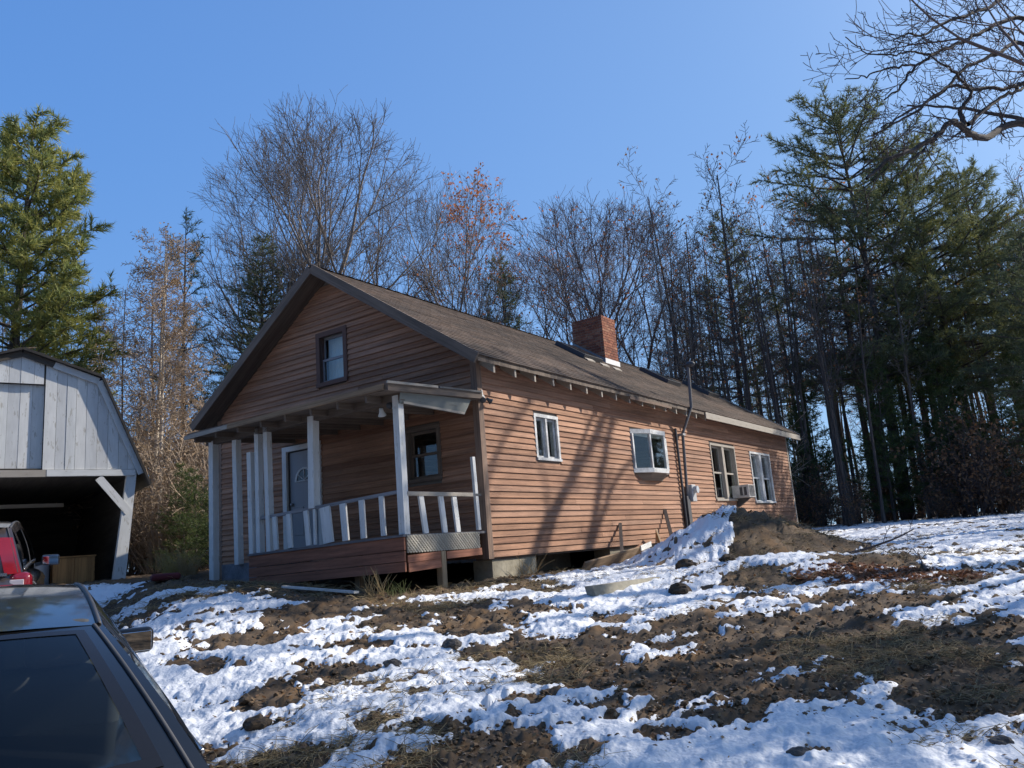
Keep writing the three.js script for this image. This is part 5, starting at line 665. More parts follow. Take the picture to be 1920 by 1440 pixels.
{
  // the wood at the right and behind the house: slim trunks, cloned from a few kinds
  const POLE = [{ seg: 12, sides: 6, wander: 0.06, up: 0.03, end: 0.2 }, { n: 15, seg: 5, sides: 4, wander: 0.3, up: 0.08, t0: 0.42, ang: 0.8, len: 0.2, r: 0.36, end: 0.3, tip: 0.6 }, { n: 7, seg: 4, sides: 3, wander: 0.4, up: 0.04, t0: 0.15, ang: 0.75, len: 0.5, r: 0.55, end: 0.4 }, { n: 5, seg: 2, sides: 3, wander: 0.5, up: 0.02, t0: 0.15, ang: 0.8, len: 0.5, r: 0.65, end: 0.5 }];
  const kinds = kinds4 = [51, 52, 53, 54].map((seed, k) => bareTree({ seed, name: 'slim_tree', label: 'slim bare trunk standing in the wood behind the house', H: 17, r: 0.12, trunkLevels: 0, levels: POLE, minR: 0.009, bark: k % 2 ? M.barkDark : M.bark, twig: k === 2 ? M.twigRed : M.twigDark, group: 'slim bare trunks of the wood behind the house', leaves: k === 1 ? { mat: M.leafBrown, per: 2, size: 0.16, spread: 0.3, share: 0.12 } : k === 3 ? { mat: M.leafOrange, per: 2, size: 0.16, spread: 0.3, share: 0.06 } : null }));
  const rng = RNG(77); let used = 0; const where = (x, f) => f < 8 ? 'behind the photographer' : Math.abs(x / f) > 0.66 ? (x < 0 ? 'at the far left' : 'beyond the right edge') : x / f < -0.35 ? 'in the thicket behind the barn' : x / f < 0.2 ? 'behind the house roof' : f < 37 ? 'in the front of the right wood' : f < 44 ? 'in the middle of the right wood' : 'deep in the right wood';
  const put1 = (x, f, s, lean) => { if (f < 35) s = Math.min(s, 0.8); const k = used < 4 ? kinds[used] : dup(kinds[used % 4], 'slim_tree', V(0, 0, 0), 0, 1); { const q = used % 4, l = ['slim grey bare trunk', 'slim dark trunk with brown leaves', 'slim trunk with reddish twigs', 'slim dark trunk with orange leaves'][q] + ' ' + where(x, f); k.userData.label = l; k.userData.group = l; } used++; put(k, x, f, rng() * 6.28, [s, s * (0.85 + 0.3 * rng()), s]); k.rotation.z = (rng() - 0.5) * 0.08 + (lean ?? 0); };
  for (let k = 0; k < 150; k++) { const f = 31 + 22 * Math.pow(rng(), 1.2), q = lerp(0.19, 0.70, rng()); put1(q * f, f, 0.62 + 0.55 * rng()); }
  for (let k = 0; k < 55; k++) { const az = lerp(0.62, 1.25, rng()), r = 38 + 18 * rng(); put1(r * Math.sin(az), r * Math.cos(az), 0.6 + 0.5 * rng()); }
  for (let k = 0; k < 26; k++) { const f = 17 + 12 * rng(); put1(f * lerp(0.8, 1.15, rng()), f, 0.6 + 0.3 * rng()); }
  for (let k = 0; k < 14; k++) { const f = 36 + 16 * rng(), q = lerp(-0.52, 0.2, rng()); put1(q * f, f, 0.55 + 0.4 * rng()); }
  for (let k = 0; k < 12; k++) { const f = 28 + 10 * rng(), q = lerp(-0.72, -0.42, rng()); put1(q * f, f, 0.5 + 0.3 * rng()); }
  // pines among them
  const midP = pine({ seed: 61, name: 'pine_tree', label: 'dark pine standing back among the slim trunks at the right', H: 16, r: 0.2, c0: 0.45, spread: 3.6, nb: 5, step: 0.7, dens: 5, nn: 8, mats: [M.needleDark, M.needle], rise0: -0.1, rise1: 0.6, gap: 0.2, group: 'pines standing back in the wood' }); put(midP, 19, 44, 0);
  for (const [x, f, s, t] of [[24.5, 46, 1.05, 1], [28.5, 45, 1.1, 2], [14.6, 47, 0.9, 3], [29, 40, 1.0, 4], [26.5, 38, 0.95, 5.2], [22.0, 42, 0.9, 0.6], [17.4, 40, 1.05, 2.2], [20.6, 40.5, 1.1, 5], [24.4, 41, 1.1, 0.3], [27.4, 43, 1.15, 3.6], [15.6, 43, 0.95, 1.2], [33, 36, 1.0, 1], [36, 31, 1.05, 2], [40, 28, 1.0, 3], [33.5, 27, 0.9, 4], [41, 22, 1.0, 5]]) put(dup(midP, 'pine_tree', V(0, 0, 0), 0, s), x, f, t, s);
  const back = RNG(83), lab = ['tall pine in the wood behind the photographer', 'tall pine in the wood left of the barn and drive'];
  for (let k = 0; k < 46; k++) { const az = lerp(1.95, 4.75, (k + back()) / 46), r = lerp(13, 21, back()), x = r * Math.sin(az), f = r * Math.cos(az), l = lab[az > 4 ? 1 : 0]; const o = put(dup(midP, 'pine_tree', V(0, 0, 0), 0, 1, l), x, f, back() * 6, 0.95 + 0.35 * back()); o.userData.group = l; }
  for (let k = 0; k < 40; k++) { const az = lerp(1.9, 4.8, back()), r = lerp(11, 24, back()); put1(r * Math.sin(az), r * Math.cos(az), 0.6 + 0.4 * back()); }
  const young = young2 = pine({ seed: 64, name: 'young_pine', label: 'young green pine at the edge of the wood right of the house', H: 6.5, r: 0.07, c0: 0.12, spread: 1.9, nb: 5, step: 0.42, dens: 8, nn: 8, nl: 0.18, mats: [leafMat([0.075, 0.115, 0.035]), leafMat([0.12, 0.15, 0.04])], rise0: 0.1, rise1: 0.9, gap: 0.12, bare: 0.15, stubs: 4, group: 'young pines at the edge of the wood' }); put(young, 14.9, 33, 0);
  for (const [x, f, s, t] of [[16.4, 34.5, 1.0, 1], [18.0, 33.5, 1.15, 2], [19.3, 35.5, 1.2, 3], [17.2, 32.0, 0.75, 4], [19.4, 32.2, 0.85, 5], [12.2, 35, 0.8, 0.5], [13.6, 37, 1.0, 1.5], [21.6, 33.6, 1.05, 2.5], [11.0, 38, 0.9, 4.4], [22.8, 31.5, 0.8, 3.1], [-7.7, 20.2, 0.36, 1], [-6.9, 20.8, 0.32, 2], [-8.5, 21.2, 0.4, 3], [-9.4, 22.6, 0.45, 4]]) put(dup(young, 'young_pine', V(0, 0, 0), 0, s, x < 0 ? 'low dark evergreen bush between barn and porch' : undefined), x, f, t, s).userData.group = x < 0 ? 'evergreen bushes between barn and porch' : 'young pines at the edge of the wood';
}
{
  // low growth: brown-leaved saplings at the wood's edge, tan brush at the left (too dense to count)
  const rng = RNG(91), shrub = (seed, o) => { const S = { rng: RNG(seed), wood: new Buf(), fine: new Buf(), minR: 0.006, trunkLevels: -1, tips: [], levels: [{ seg: 5, sides: 3, wander: 0.3, up: 0.05, end: 0.35 }, { n: 8, seg: 3, sides: 3, wander: 0.45, up: 0.03, t0: 0.15, ang: 0.75, len: 0.45, r: 0.55, end: 0.5 }, { n: 5, seg: 2, sides: 3, wander: 0.5, up: 0, t0: 0.1, ang: 0.8, len: 0.5, r: 0.7, end: 0.6 }] }; for (let k = 0; k < o.stems; k++) { const a = S.rng() * 6.28, l = 0.15 + 0.55 * S.rng(); branch(S, V(Math.cos(a) * 0.35 * S.rng(), -0.1, Math.sin(a) * 0.35 * S.rng()), V(Math.cos(a) * l, 1, Math.sin(a) * l).normalize(), o.H * (0.55 + 0.6 * S.rng()), o.r, 0); } const b = new Buf(); for (const p of S.tips) if (S.rng() < o.leafShare) for (let q = 0; q < 2; q++) leaf(b, p.clone().add(V(S.rng() - 0.5, S.rng() - 0.5, S.rng() - 0.5).multiplyScalar(0.25)), o.leafSize, S.rng); return [S.fine.geo(), b.p.length ? b.geo() : null]; };
  const scatter = (name, label, category, spots, [tw, lf], tm, lm) => { const im = new THREE.InstancedMesh(tw, tm, spots.length), il = lf ? new THREE.InstancedMesh(lf, lm, spots.length) : null; spots.forEach(([x, f, s], k) => { const m = new THREE.Matrix4().compose(V(x, gy(x, f) - 0.05, -f), new THREE.Quaternion().setFromAxisAngle(UP, rng() * 6.28), V(s, s * (0.8 + 0.4 * rng()), s)); im.setMatrixAt(k, m); il?.setMatrixAt(k, m); }); for (const [o, n, l] of [[im, name, label], [il, name + '_leaves', label.replace('stems', 'leaves')]]) if (o) { o.name = n; o.castShadow = o.receiveShadow = true; o.userData = { kind: 'stuff', label: l, category }; scene.add(o); } };
  const spots = (n, q0, q1, f0, f1, s0, s1) => Array.from({ length: n }, () => { const f = lerp(f0, f1, rng()); return [lerp(q0, q1, rng()) * f, f, lerp(s0, s1, rng())]; });
  scatter('beech_brush', 'stems of low rusty brown brush along the edge of the wood', 'brush', [...spots(46, 0.30, 0.72, 31, 40, 0.4, 0.85), ...spots(7, 0.535, 0.59, 30.5, 31.5, 0.9, 1.35)], shrub(101, { stems: 8, H: 2.4, r: 0.014, leafShare: 0.75, leafSize: 0.13 }), M.twigDark, M.leafBrown);
  scatter('tan_brush', 'stems of dense tan twiggy brush behind the barn and house', 'brush', [...spots(110, -0.72, -0.28, 21.5, 32, 0.8, 1.6), ...spots(50, -0.3, 0.3, 33, 40, 0.8, 1.5)].filter(([x, f]) => { const [u, w] = toHouse(x, f); return !(f < 24.5 && x / f > -0.5 && rng() < 0.6) && !(u > -3 && u < 19 && w > -1 && w < 8.4) && !(x < -7 && f < 26.5 && Math.abs((x + 10.78) * 0.88 + (f - 17.2) * 0.47 + 0) < 3.2 && f < 27); }), shrub(103, { stems: 10, H: 3.6, r: 0.016, leafShare: 0.3, leafSize: 0.1 }), M.twigTan, M.leafTan);
  scatter('grey_brush', 'stems of thin grey brush filling the wood behind the house', 'brush', [...spots(44, 0.2, 0.75, 40, 60, 0.6, 1.1), ...spots(80, -0.6, 0.2, 36, 56, 0.8, 1.8)], shrub(105, { stems: 9, H: 3.4, r: 0.015, leafShare: 0.1, leafSize: 0.12 }), M.twigDark, M.leafBrown);
}
{
  // the old oak off to the right: its limbs hang into the picture and shade the house wall
  const rng = RNG(131), S = { rng, wood: new Buf(), fine: new Buf(), minR: 0.0065, trunkLevels: -1, tips: null, levels: [null, null, { n: 8, seg: 6, sides: 4, wander: 0.3, up: 0.02, t0: 0.1, ang: 0.8, len: 0.34, r: 0.4, end: 0.3, tip: 0.8 }, { n: 5, seg: 5, sides: 3, wander: 0.5, up: 0.03, t0: 0.12, ang: 0.8, len: 0.5, r: 0.55, end: 0.4, tip: 0.8 }, { n: 3, seg: 3, sides: 3, wander: 0.5, up: 0.02, t0: 0.12, ang: 0.8, len: 0.5, r: 0.65, end: 0.5, tip: 0.8 }] };
  const bx = 15.6, bf = 18.2, o0 = gy(bx, bf); const trunkTop = [bx + 0.3, 9.2, bf + 0.2];
  const LIMBS = [
    [0.125, 0.035, [[15.7, 6.9, 18.2], [14.2, 9.0, 18], [12.48, 10.59, 17.5], [10.65, 9.74, 16.3], [9.97, 9.74, 15.8], [9.6, 9.8, 15.5], [9.03, 9.31, 15.2], [8.26, 8.89, 14.8], [7.5, 8.5, 14.5], [7.02, 8.12, 14.3]]],
    [0.075, 0.02, [[9.97, 9.74, 15.8], [10.09, 10.26, 15.9], [10.42, 10.66, 16], [10.08, 11.01, 15.8], [9.48, 11.38, 15.6]]],
    [0.06, 0.04, [[10.15, 9.89, 15.9], [11.26, 10.7, 16.5], [12.45, 11.38, 17.2]]],
    [0.085, 0.022, [[15.8, 8.2, 18.3], [14.0, 11, 17.9], [12.62, 11.57, 17.4], [12.09, 11.27, 17], [10.58, 10.88, 16.2], [9.8, 10.68, 15.7], [8.44, 9.73, 15], [7.48, 9.18, 14.6]]],
    [0.085, 0.018, [[15.9, 9.1, 18.4], [14.6, 12.6, 18], [13.12, 13.42, 17.6], [11.53, 12.65, 16.8], [10.8, 12.19, 16.4], [9.6, 11.5, 15.8], [8.91, 10.97, 15.4], [8.42, 10.42, 15.1], [7.95, 10.06, 14.9]]],
    [0.085, 0.018, [[15.9, 8.8, 18.4], [14.4, 12.0, 18], [12.98, 12.75, 17.6], [11.66, 12.03, 16.8], [10.53, 11.38, 16.2], [9.58, 10.55, 15.7], [8.56, 9.91, 15.2], [7.73, 9.4, 14.8]]],
    [0.08, 0.016, [[15.95, 9.6, 18.4], [14.8, 13.4, 18.2], [13.35, 14.15, 17.8], [11.86, 13.38, 17], [10.92, 12.82, 16.4], [10, 12.3, 15.9], [9.31, 11.81, 15.5], [8.85, 11.7, 15.2], [8.42, 11.43, 15]]],
    [0.03, 0.012, [[9.55, 11.48, 15.7], [8.98, 11.38, 15.4], [8.42, 11.17, 15.1], [7.72, 11.07, 14.8], [7.25, 11.34, 14.6]]],
    [0.03, 0.012, [[9.05, 11.13, 15.5], [8.29, 10.93, 15.2], [7.66, 10.61, 14.9], [7.14, 10.46, 14.7]]],
    [0.035, 0.012, [[8.61, 8.96, 15], [8.15, 8.63, 14.8], [7.81, 8.26, 14.6]]],
    [0.17, 0.1, [[15.9, 9.2, 18.4], [16.1, 11.2, 19.4], [16.3, 12.6, 20.4], [17.1, 13.8, 21.6], [17.8, 14.8, 22.6], [18.6, 16.6, 23.6]]], [0.17, 0.1, [[15.95, 9.0, 18.4], [16.5, 10.8, 20.2], [17.3, 12.5, 21.85], [17.8, 13.9, 22.5], [18.1, 15.1, 23.1], [18.4, 17.2, 24]]],
    [0.09, 0.045, [[15.9, 9.5, 18.4], [15.6, 12, 18.8], [15.5, 13.8, 19.3], [16.2, 14.9, 20.3], [17, 16, 21.5]]], [0.14, 0.06, [[16.5, 10.8, 20.2], [17.4, 12.4, 21.9], [18, 13.6, 22.9], [19.7, 15, 25.3]]],
    [0.12, 0.03, [[15.9, 8.6, 18.4], [15.2, 11.5, 20], [14.0, 13.2, 21.5], [12.6, 14, 22.4]]], [0.14, 0.03, [[16, 9.4, 18.5], [17.6, 12.5, 19.4], [19.4, 14.6, 20.4]]], [0.13, 0.03, [[16, 9.6, 18.4], [17, 13, 17], [17.8, 15.5, 15.6]]], [0.13, 0.03, [[15.9, 9.8, 18.4], [15.6, 14, 18.6], [15.2, 17.4, 19]]],
  ];
  const trunk = [[bx, o0 - 0.4, bf], [bx + 0.05, 3.2, bf], [bx + 0.1, 6.4, bf + 0.05], trunkTop, [bx + 0.4, 10.6, bf + 0.3]].map(([x, y, f]) => V(x, y, -f)); S.wood.tube(trunk, [0.52, 0.4, 0.34, 0.26, 0.16], 12);
  for (const [r0, r1, P] of LIMBS) {
    const c = new THREE.CatmullRomCurve3(P.map(([x, y, f]) => V(x, y, -f))), n = P.length * 5, pts = c.getPoints(n).map((p, k) => k && k < n ? p.add(V(rng() - 0.5, rng() - 0.5, rng() - 0.5).multiplyScalar(0.06)) : p), rads = pts.map((_, k) => lerp(r0, r1, Math.pow(k / n, 0.8)) * (P[0][1] > 9.1 && r1 > 0.09 ? 1 : 0.85)); S.wood.tube(pts, rads, 7);
    const len = c.getLength(), num = Math.round(len * 1.15); let az = rng() * 6;
    for (let k = 0; k < num; k++) { const t = lerp(P.length > 6 ? 0.22 : 0.1, 1, (k + rng()) / num), i = Math.min(n - 1, Math.floor(t * n)), d = pts[i + 1].clone().sub(pts[i]).normalize(); az += 2.4; branch(S, pts[i], rotAround(d, 0.6 + 0.5 * rng(), az), 0.5 + 0.85 * rng() * (1.2 - 0.4 * t), Math.max(0.009, rads[i] * 0.36), 2); }
  }
  const oak = thing('oak_tree', 'old bare oak whose dark limbs hang into the top right corner', 'tree'); mesh('trunk', S.wood.geo(), M.oak, oak); mesh('crown', S.fine.geo(), M.twigDark, oak);
  // more trees off to the right: only their shadows reach the yard
  for (const [x, f, s, q] of [[15, 13.4, 0.8, 'beside the old oak'], [12.6, 10.6, 0.7, 'nearer than the oak'], [17.6, 12.2, 0.9, 'farther right than the oak']]) put(dup(kinds4[Math.round(x) % 4], 'slim_tree', V(0, 0, 0), 0, s, 'slim trunk outside the right edge ' + q), x, f, x, s).userData.group = 'slim trunks beyond the right edge';
  const yard = forkTree({ seed: 105, name: 'yard_tree', label: 'bare tree outside the right edge nearest to the oak', H: 15.5, r: 0.2, depth: 6, spread0: 0.42, len0: 0.3, ratio: 0.82, minR: 0.009, group: 'bare trees shading the yard' }); put(yard, 14.9, 13.2, 0.4);
  put(dup(young2, 'young_pine', V(0, 0, 0), 0, 1, 'small pine beyond the right edge that shades the bare earth'), 10.2, 8.2, 1.3, 1.05);
}

// ---------------------------------------------------------------- yard: debris, stones, litter
{
  const rng = RNG(301);
  const atHouse = (u, v, w) => { const [x, f] = fromHouse(u, w); return V(x, HOUSE.y + v, -f); };
  const plank = (name, label, a, b, wd, th, m, side, cat = 'board') => { const c = a.clone().add(b).multiplyScalar(0.5); const o = mesh(name, new Buf().bar(a.clone().sub(c), b.clone().sub(c), wd, th, side ?? V(0, 1, 0)).geo(), m); o.position.copy(c); return tag(o, label, cat); };
  const g2 = (u, w) => { const [x, f] = fromHouse(u, w); return gy(x, f) - HOUSE.y; };
  plank('leaning_stick', 'dark stick leaning on the house wall below the bay window', atHouse(3.55, g2(3.55, -0.55) - 0.05, -0.55), atHouse(4.6, 0.45, -0.04), 0.07, 0.04, M.darkest, V(1, 0, 0), 'stick');
  plank('leaning_stick', 'dark stick leaning on the house wall beside the service mast', atHouse(6.2, g2(6.2, -0.5) - 0.05, -0.5), atHouse(6.9, 0.72, -0.04), 0.075, 0.045, M.darkest, V(1, 0, 0), 'stick');
  plank('fallen_board', 'wide brown board lying along the foot of the house wall', atHouse(1.5, g2(1.4, -0.85) + 0.06, -0.85), atHouse(4.3, g2(4.3, -0.6) + 0.14, -0.6), 0.22, 0.035, M.board, V(0.4, 0.8, 0.3));
  plank('fallen_board', 'second brown board behind the wide one at the foot of the wall', atHouse(2.2, g2(2.2, -0.55) + 0.1, -0.5), atHouse(4.9, g2(4.9, -0.35) + 0.2, -0.35), 0.14, 0.03, M.siding[3], V(0, 1, 0));
  plank('fallen_board', 'pale scrap of board on the debris by the dirt pile', atHouse(4.1, g2(4.1, -0.7) + 0.2, -0.7), atHouse(4.75, g2(4.7, -0.65) + 0.25, -0.62), 0.1, 0.02, M.white, V(0, 1, 0));
  plank('fallen_board', 'tan plank slanting up from the debris to the house wall', atHouse(4.5, g2(4.5, -1.0) - 0.02, -1.0), atHouse(5.95, 0.2, -0.2), 0.2, 0.03, M.paleWood, V(0, 0.6, 0.8));
  { const x0 = 0.86, f0 = 10.35, x1 = 1.78, f1 = 11.05, dx = x1 - x0, df = f1 - f0, L = Math.hypot(dx, df); const b = new Buf(), nx = -df / L * 0.16, nf = dx / L * 0.16, h0 = (gy(x0, f0) + gy(x1, f1)) / 2 - 0.06, h1 = h0 - 0.03; const q = (x, y, f) => V(x, y, -f); b.hexa([q(x0, h0 - 0.1, f0), q(x1 - 0.12, h1 - 0.1, f1), q(x1 - 0.12 + nx, h1 - 0.1, f1 + nf), q(x0 + nx, h0 - 0.1, f0 + nf), q(x0 - 0.05, h0 + 0.15, f0 + 0.04), q(x1, h1 + 0.20, f1 + 0.04), q(x1 + nx, h1 + 0.20, f1 + nf + 0.04), q(x0 + nx - 0.05, h0 + 0.15, f0 + nf + 0.04)]); const c = mesh('concrete_slab', b.geo(), M.concrete); tag(c, 'tan concrete edge slab half buried before the dirt pile', 'slab'); }
  plank('white_plank', 'white painted plank lying on the snow before the porch', V(-3.5, gy(-3.5, 11.9) + 0.05, -11.9), V(-2.35, gy(-2.35, 11.35) + 0.06, -11.35), 0.12, 0.03, M.white, V(0, 0, 1));
  plank('raw_plank', 'orange brown plank lying at the edge of the tan brush', V(-7.9, gy(-7.9, 18.2) + 0.12, -18.2), V(-7.2, gy(-7.2, 18.0) + 0.12, -18.0), 0.14, 0.1, mat([0.62, 0.33, 0.10], 0.9, { map: wood1 }), V(0, 1, 0));
  // stones and frozen clods that stand out of the snow
  const rock = (x, f, r, label, name = 'rock', m) => { const g = new THREE.IcosahedronGeometry(r, 3), p = g.attributes.position, k = rng() * 50; for (let i = 0; i < p.count; i++) { const v = V(p.getX(i), p.getY(i), p.getZ(i)), q = v.clone().normalize(); const n = 0.45 + 0.75 * fbm(q.x * 1.6 + k, q.y * 1.6 + q.z * 1.9 + k, 3) + 0.4 * fbm(q.x * 5 + k, q.z * 5 + q.y * 4, 2); v.copy(q).multiplyScalar(r * n); v.y *= 0.6; p.setXYZ(i, v.x, v.y, v.z); } g.computeVertexNormals(); const o = mesh(name, g, m); o.position.set(x, gy(x, f) + r * 0.42, -f); o.rotation.y = rng() * 6; return tag(o, label, name === 'rock' ? 'rock' : 'clod'); };
  const clodM = mat([0.11, 0.078, 0.05], 0.97, { map: T.dirt }), stoneM = mat([0.14, 0.12, 0.105], 0.95, { map: T.spots });
  rock(-1.3, 7.73, 0.085, 'dark round stone alone on open snow in the middle foreground', 'rock', stoneM); rock(-0.81, 8.34, 0.09, 'dark upright stone at the edge of snow left of the big bare patch', 'rock', stoneM); rock(-2.14, 6.47, 0.10, 'brown lump of earth in the snow right of the near car', 'earth_clod', clodM); rock(1.47, 4.97, 0.06, 'dark stone in the snow at the bottom right of the yard', 'rock', stoneM); rock(2.6, 4.92, 0.055, 'small stone at the lower right corner in snow', 'rock', stoneM); rock(-2.45, 7.15, 0.06, 'small earth clod beside the bare streak near the car', 'earth_clod', clodM); rock(1.85, 10.2, 0.13, 'dark clod at the right end of the concrete slab', 'earth_clod', clodM); rock(2.25, 11.6, 0.14, 'big dark clod at the front foot of the dirt pile', 'earth_clod', clodM); rock(2.75, 11.3, 0.11, 'lesser dark clod beside the big one before the dirt pile', 'earth_clod', clodM);
  // stray bits at the left of the porch
  { const x = -6.1, f = 13.9; const c = thing('cushion', 'dark red cushion lying on snow between barn and porch', 'cushion', V(x, gy(x, f) + 0.03, -f), 0.5); mesh('pad', new RoundedBoxGeometry(0.46, 0.12, 0.36, 3, 0.055).translate(0, 0.06, 0), mat([0.13, 0.025, 0.03], 0.9), c); mesh('seam', new THREE.TorusGeometry(0.2, 0.008, 6, 24).scale(1.02, 0.78, 1).rotateX(Math.PI / 2).translate(0, 0.06, 0), mat([0.08, 0.02, 0.02], 0.9), c); }
  // weeds before the porch
  const weed = (x, f, n, h, m, label) => { const b = new Buf(); for (let k = 0; k < n; k++) { const a = rng() * 6.28, l = 0.2 + 0.9 * rng(), p = V((rng() - 0.5) * 0.3, 0, (rng() - 0.5) * 0.3), pts = limbPath(p, V(Math.cos(a) * l, 1, Math.sin(a) * l).normalize(), h * (0.5 + 0.7 * rng()), 4, 0.25, -0.1, rng); b.tube(pts, [0.004, 0.004, 0.0035, 0.003, 0.002], 3); } const o = mesh('weed_clump', b.geo(), m); o.position.set(x, gy(x, f) - 0.01, -f); return tag(o, label, 'weeds'); };
  const straw = mat([0.36, 0.27, 0.14], 0.95), green = mat([0.15, 0.17, 0.06], 0.95), yel = mat([0.40, 0.33, 0.12], 0.95);
  const wp = fromHouse(-2.35, 0.25); weed(wp[0], wp[1], 50, 0.38, straw, 'dry straw coloured weeds at the right front corner of the porch'); const wq = fromHouse(-2.2, 0.0); weed(wq[0], wq[1], 30, 0.26, green, 'low green weeds at the right front corner of the porch'); weed(-7.55, 17.6, 160, 0.75, yel, 'yellow green grass clump at the foot of the barn post'); weed(-7.1, 17.3, 120, 0.6, straw, 'dry grass clump between the barn post and the thicket'); const wf = fromHouse(0.9, -0.12); weed(wf[0], wf[1], 30, 0.4, straw, 'dry stalks standing before the concrete pier');
  // fallen twiggy branches
  const fallen = (x, f, len, a, label) => { const S = { rng, wood: new Buf(), fine: new Buf(), minR: 0.004, trunkLevels: -1, tips: null, levels: [{ seg: 6, sides: 5, wander: 0.3, up: 0.02, end: 0.3 }, { n: 6, seg: 4, sides: 3, wander: 0.4, up: 0.03, t0: 0.2, ang: 0.8, len: 0.45, r: 0.5, end: 0.4 }, { n: 4, seg: 3, sides: 3, wander: 0.4, up: 0, t0: 0.2, ang: 0.8, len: 0.5, r: 0.6, end: 0.5 }] }; branch(S, V(0, 0.02, 0), V(Math.cos(a), 0.16, -Math.sin(a)).normalize(), len, 0.025, 0); const o = mesh('fallen_branch', S.fine.geo(), M.twigDark); o.position.set(x, gy(x, f) + 0.02, -f); return tag(o, label, 'branch'); };
  fallen(4.6, 11.9, 1.0, -0.6, 'dark fallen branch right of the dirt pile'); fallen(4.9, 10.2, 0.7, 1.4, 'short branch at the right end of the red leaf litter');
  // litter: clods, stones, dead leaves, straw
  const inst = (name, label, g, m, n, place) => { const im = new THREE.InstancedMesh(g, m, n), q = new THREE.Quaternion(), e = new THREE.Euler(); let k = 0; for (let t = 0; k < n && t < n * 30; t++) { const r = place(); if (!r) continue; const [x, f, s, dy, tilt] = r; e.set((rng() - 0.5) * tilt, rng() * 6.28, (rng() - 0.5) * tilt); im.setMatrixAt(k++, new THREE.Matrix4().compose(V(x, gy(x, f) + dy, -f), q.setFromEuler(e), V(s, s * (0.6 + 0.6 * rng()), s))); } im.count = k; im.name = name; im.castShadow = im.receiveShadow = true; im.userData = { kind: 'stuff', label, category: 'litter' }; scene.add(im); };
  const lump = (seed) => { const g = new THREE.IcosahedronGeometry(1, 1), p = g.attributes.position; for (let i = 0; i < p.count; i++) { const v = V(p.getX(i), p.getY(i), p.getZ(i)); const n = 0.4 + 1.1 * fbm(v.x * 2.4 + seed, v.y * 2.4 + v.z * 2.7, 2); p.setXYZ(i, v.x * n, v.y * n * 0.8, v.z * n); } g.computeVertexNormals(); return g; };
  const anywhere = () => { const f = 4.2 * Math.pow(18 / 4.2, rng()), x = lerp(-0.75, 0.8, rng()) * f; const [u, w] = toHouse(x, f); if (u > -1.9 && w > 0) return null; return [x, f]; };
  const inCar = (x, f) => [CAR, SUV].some((c) => { const a = x - c.x, b = f - c.f, s = a * Math.sin(c.hd) + b * Math.cos(c.hd), r = a * Math.cos(c.hd) - b * Math.sin(c.hd); return Math.abs(r) < 1.1 && s > -0.3 && s < 4.7; });
  const onBare = (min, s0, s1, dy) => () => { const a = anywhere(); if (!a || inCar(...a)) return null; const t = snowT(...a); if (t > min) return null; const s = lerp(s0, s1, Math.pow(rng(), 3)); return [...a, s, 0.01 + dy * s + 0.5 * clodH(...a), 1]; };
  inst('earth_clods', 'small dark clods of earth over the bare patches', lump(3), mat([0.15, 0.098, 0.056], 0.97), 6000, onBare(0.01, 0.006, 0.032, 0.1));
  inst('pale_clods', 'small tan clods and pebbles over the bare patches', lump(9), mat([0.24, 0.17, 0.10], 0.97), 4500, onBare(0.0, 0.004, 0.018, 0.3));
  inst('snow_clods', 'dark bits of earth sprinkled over the thin snow', lump(5), mat([0.13, 0.088, 0.055], 0.97), 2400, () => { const a = anywhere(); if (!a || inCar(...a)) return null; const t = snowT(...a); if (t < 0.0 || t > 0.09 || fbm(a[0] * 0.9 + 5, a[1] * 0.9, 2) < 0.45) return null; return [...a, lerp(0.005, 0.022, Math.pow(rng(), 3)), 0.036 * (1 - Math.exp(-t / 0.035)) * 0.45 + 0.012 + 0.5 * clodH(...a), 1]; });
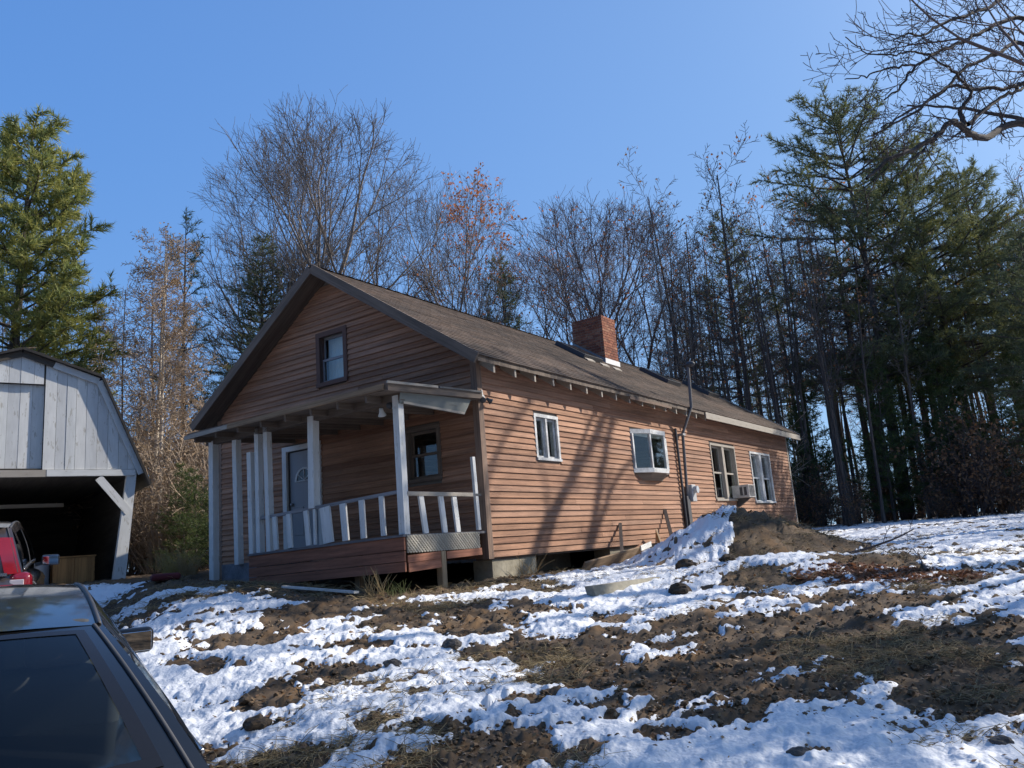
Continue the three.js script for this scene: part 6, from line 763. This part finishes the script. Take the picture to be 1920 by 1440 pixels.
  const lf = new Buf(); leaf(lf, V(0, 0, 0), 1, RNG(4)); const lg = new Buf(); { const q = (x, y, z) => V(x, y, z); lg.tri(q(-0.5, 0.05, 0), q(0, 0.0, 0.3), q(0.55, 0.08, 0)); lg.tri(q(-0.5, 0.05, 0), q(0.55, 0.08, 0), q(0, 0.1, -0.3)); }
  const leafSpot = (share) => () => { const a = anywhere(); if (!a || inCar(...a)) return null; const t = snowT(...a); if (t > 0 && rng() > share) return null; return [...a, 0.026 + 0.034 * rng(), 0.02 + Math.max(0, 0.036 * (1 - Math.exp(-t / 0.035))) * 0.5 + 0.6 * clodH(...a), 0.9]; };
  inst('fallen_leaves', 'dead brown leaves scattered over earth and snow', lg.geo(), leafMat([0.20, 0.105, 0.05]), 2600, leafSpot(0.10)); inst('tan_leaves', 'dead tan leaves scattered over earth and snow', lg.geo(), leafMat([0.36, 0.23, 0.11]), 1300, leafSpot(0.08));
  inst('leaf_pile', 'rusty red leaf litter heaped at the right of the yard', lg.geo(), leafMat([0.23, 0.11, 0.06]), 1300, () => { const a = rng() * 6.28, r = Math.sqrt(rng()), u = Math.cos(a) * r, w = Math.sin(a) * r, x = 4.35 + u * 1.05 + w * 0.1, f = 10.15 - u * 0.35 + w * 0.45; return [x, f, 0.06 + 0.05 * rng(), 0.02 + 0.05 * rng() * (1 - r), 1.4]; });
  const st = new Buf(); for (let k = 0; k < 9; k++) { const a = rng() * 6.28, l = 0.5 + rng(), pts = limbPath(V((rng() - 0.5) * 0.05, 0, (rng() - 0.5) * 0.05), V(Math.cos(a) * l, 0.7, Math.sin(a) * l).normalize(), 0.12 + 0.12 * rng(), 2, 0.3, -0.3, rng); st.tube(pts, [0.0022, 0.002, 0.0012], 3); }
  inst('dead_grass', 'matted dead grass poking out of the bare earth', st.geo(), mat([0.34, 0.26, 0.14], 0.95), 2600, () => { const a = anywhere(); if (!a || inCar(...a)) return null; const t = snowT(...a); if (t > 0.02 || fbm(a[0] * 0.7 + 20, a[1] * 0.7, 2) < 0.48) return null; return [...a, 0.6 + 0.7 * rng(), 0.6 * clodH(...a), 0.3]; });
}


scene.traverse((o) => { if (o.isMesh) { o.castShadow = true; o.receiveShadow = true; } });
renderer.render(scene, camera);
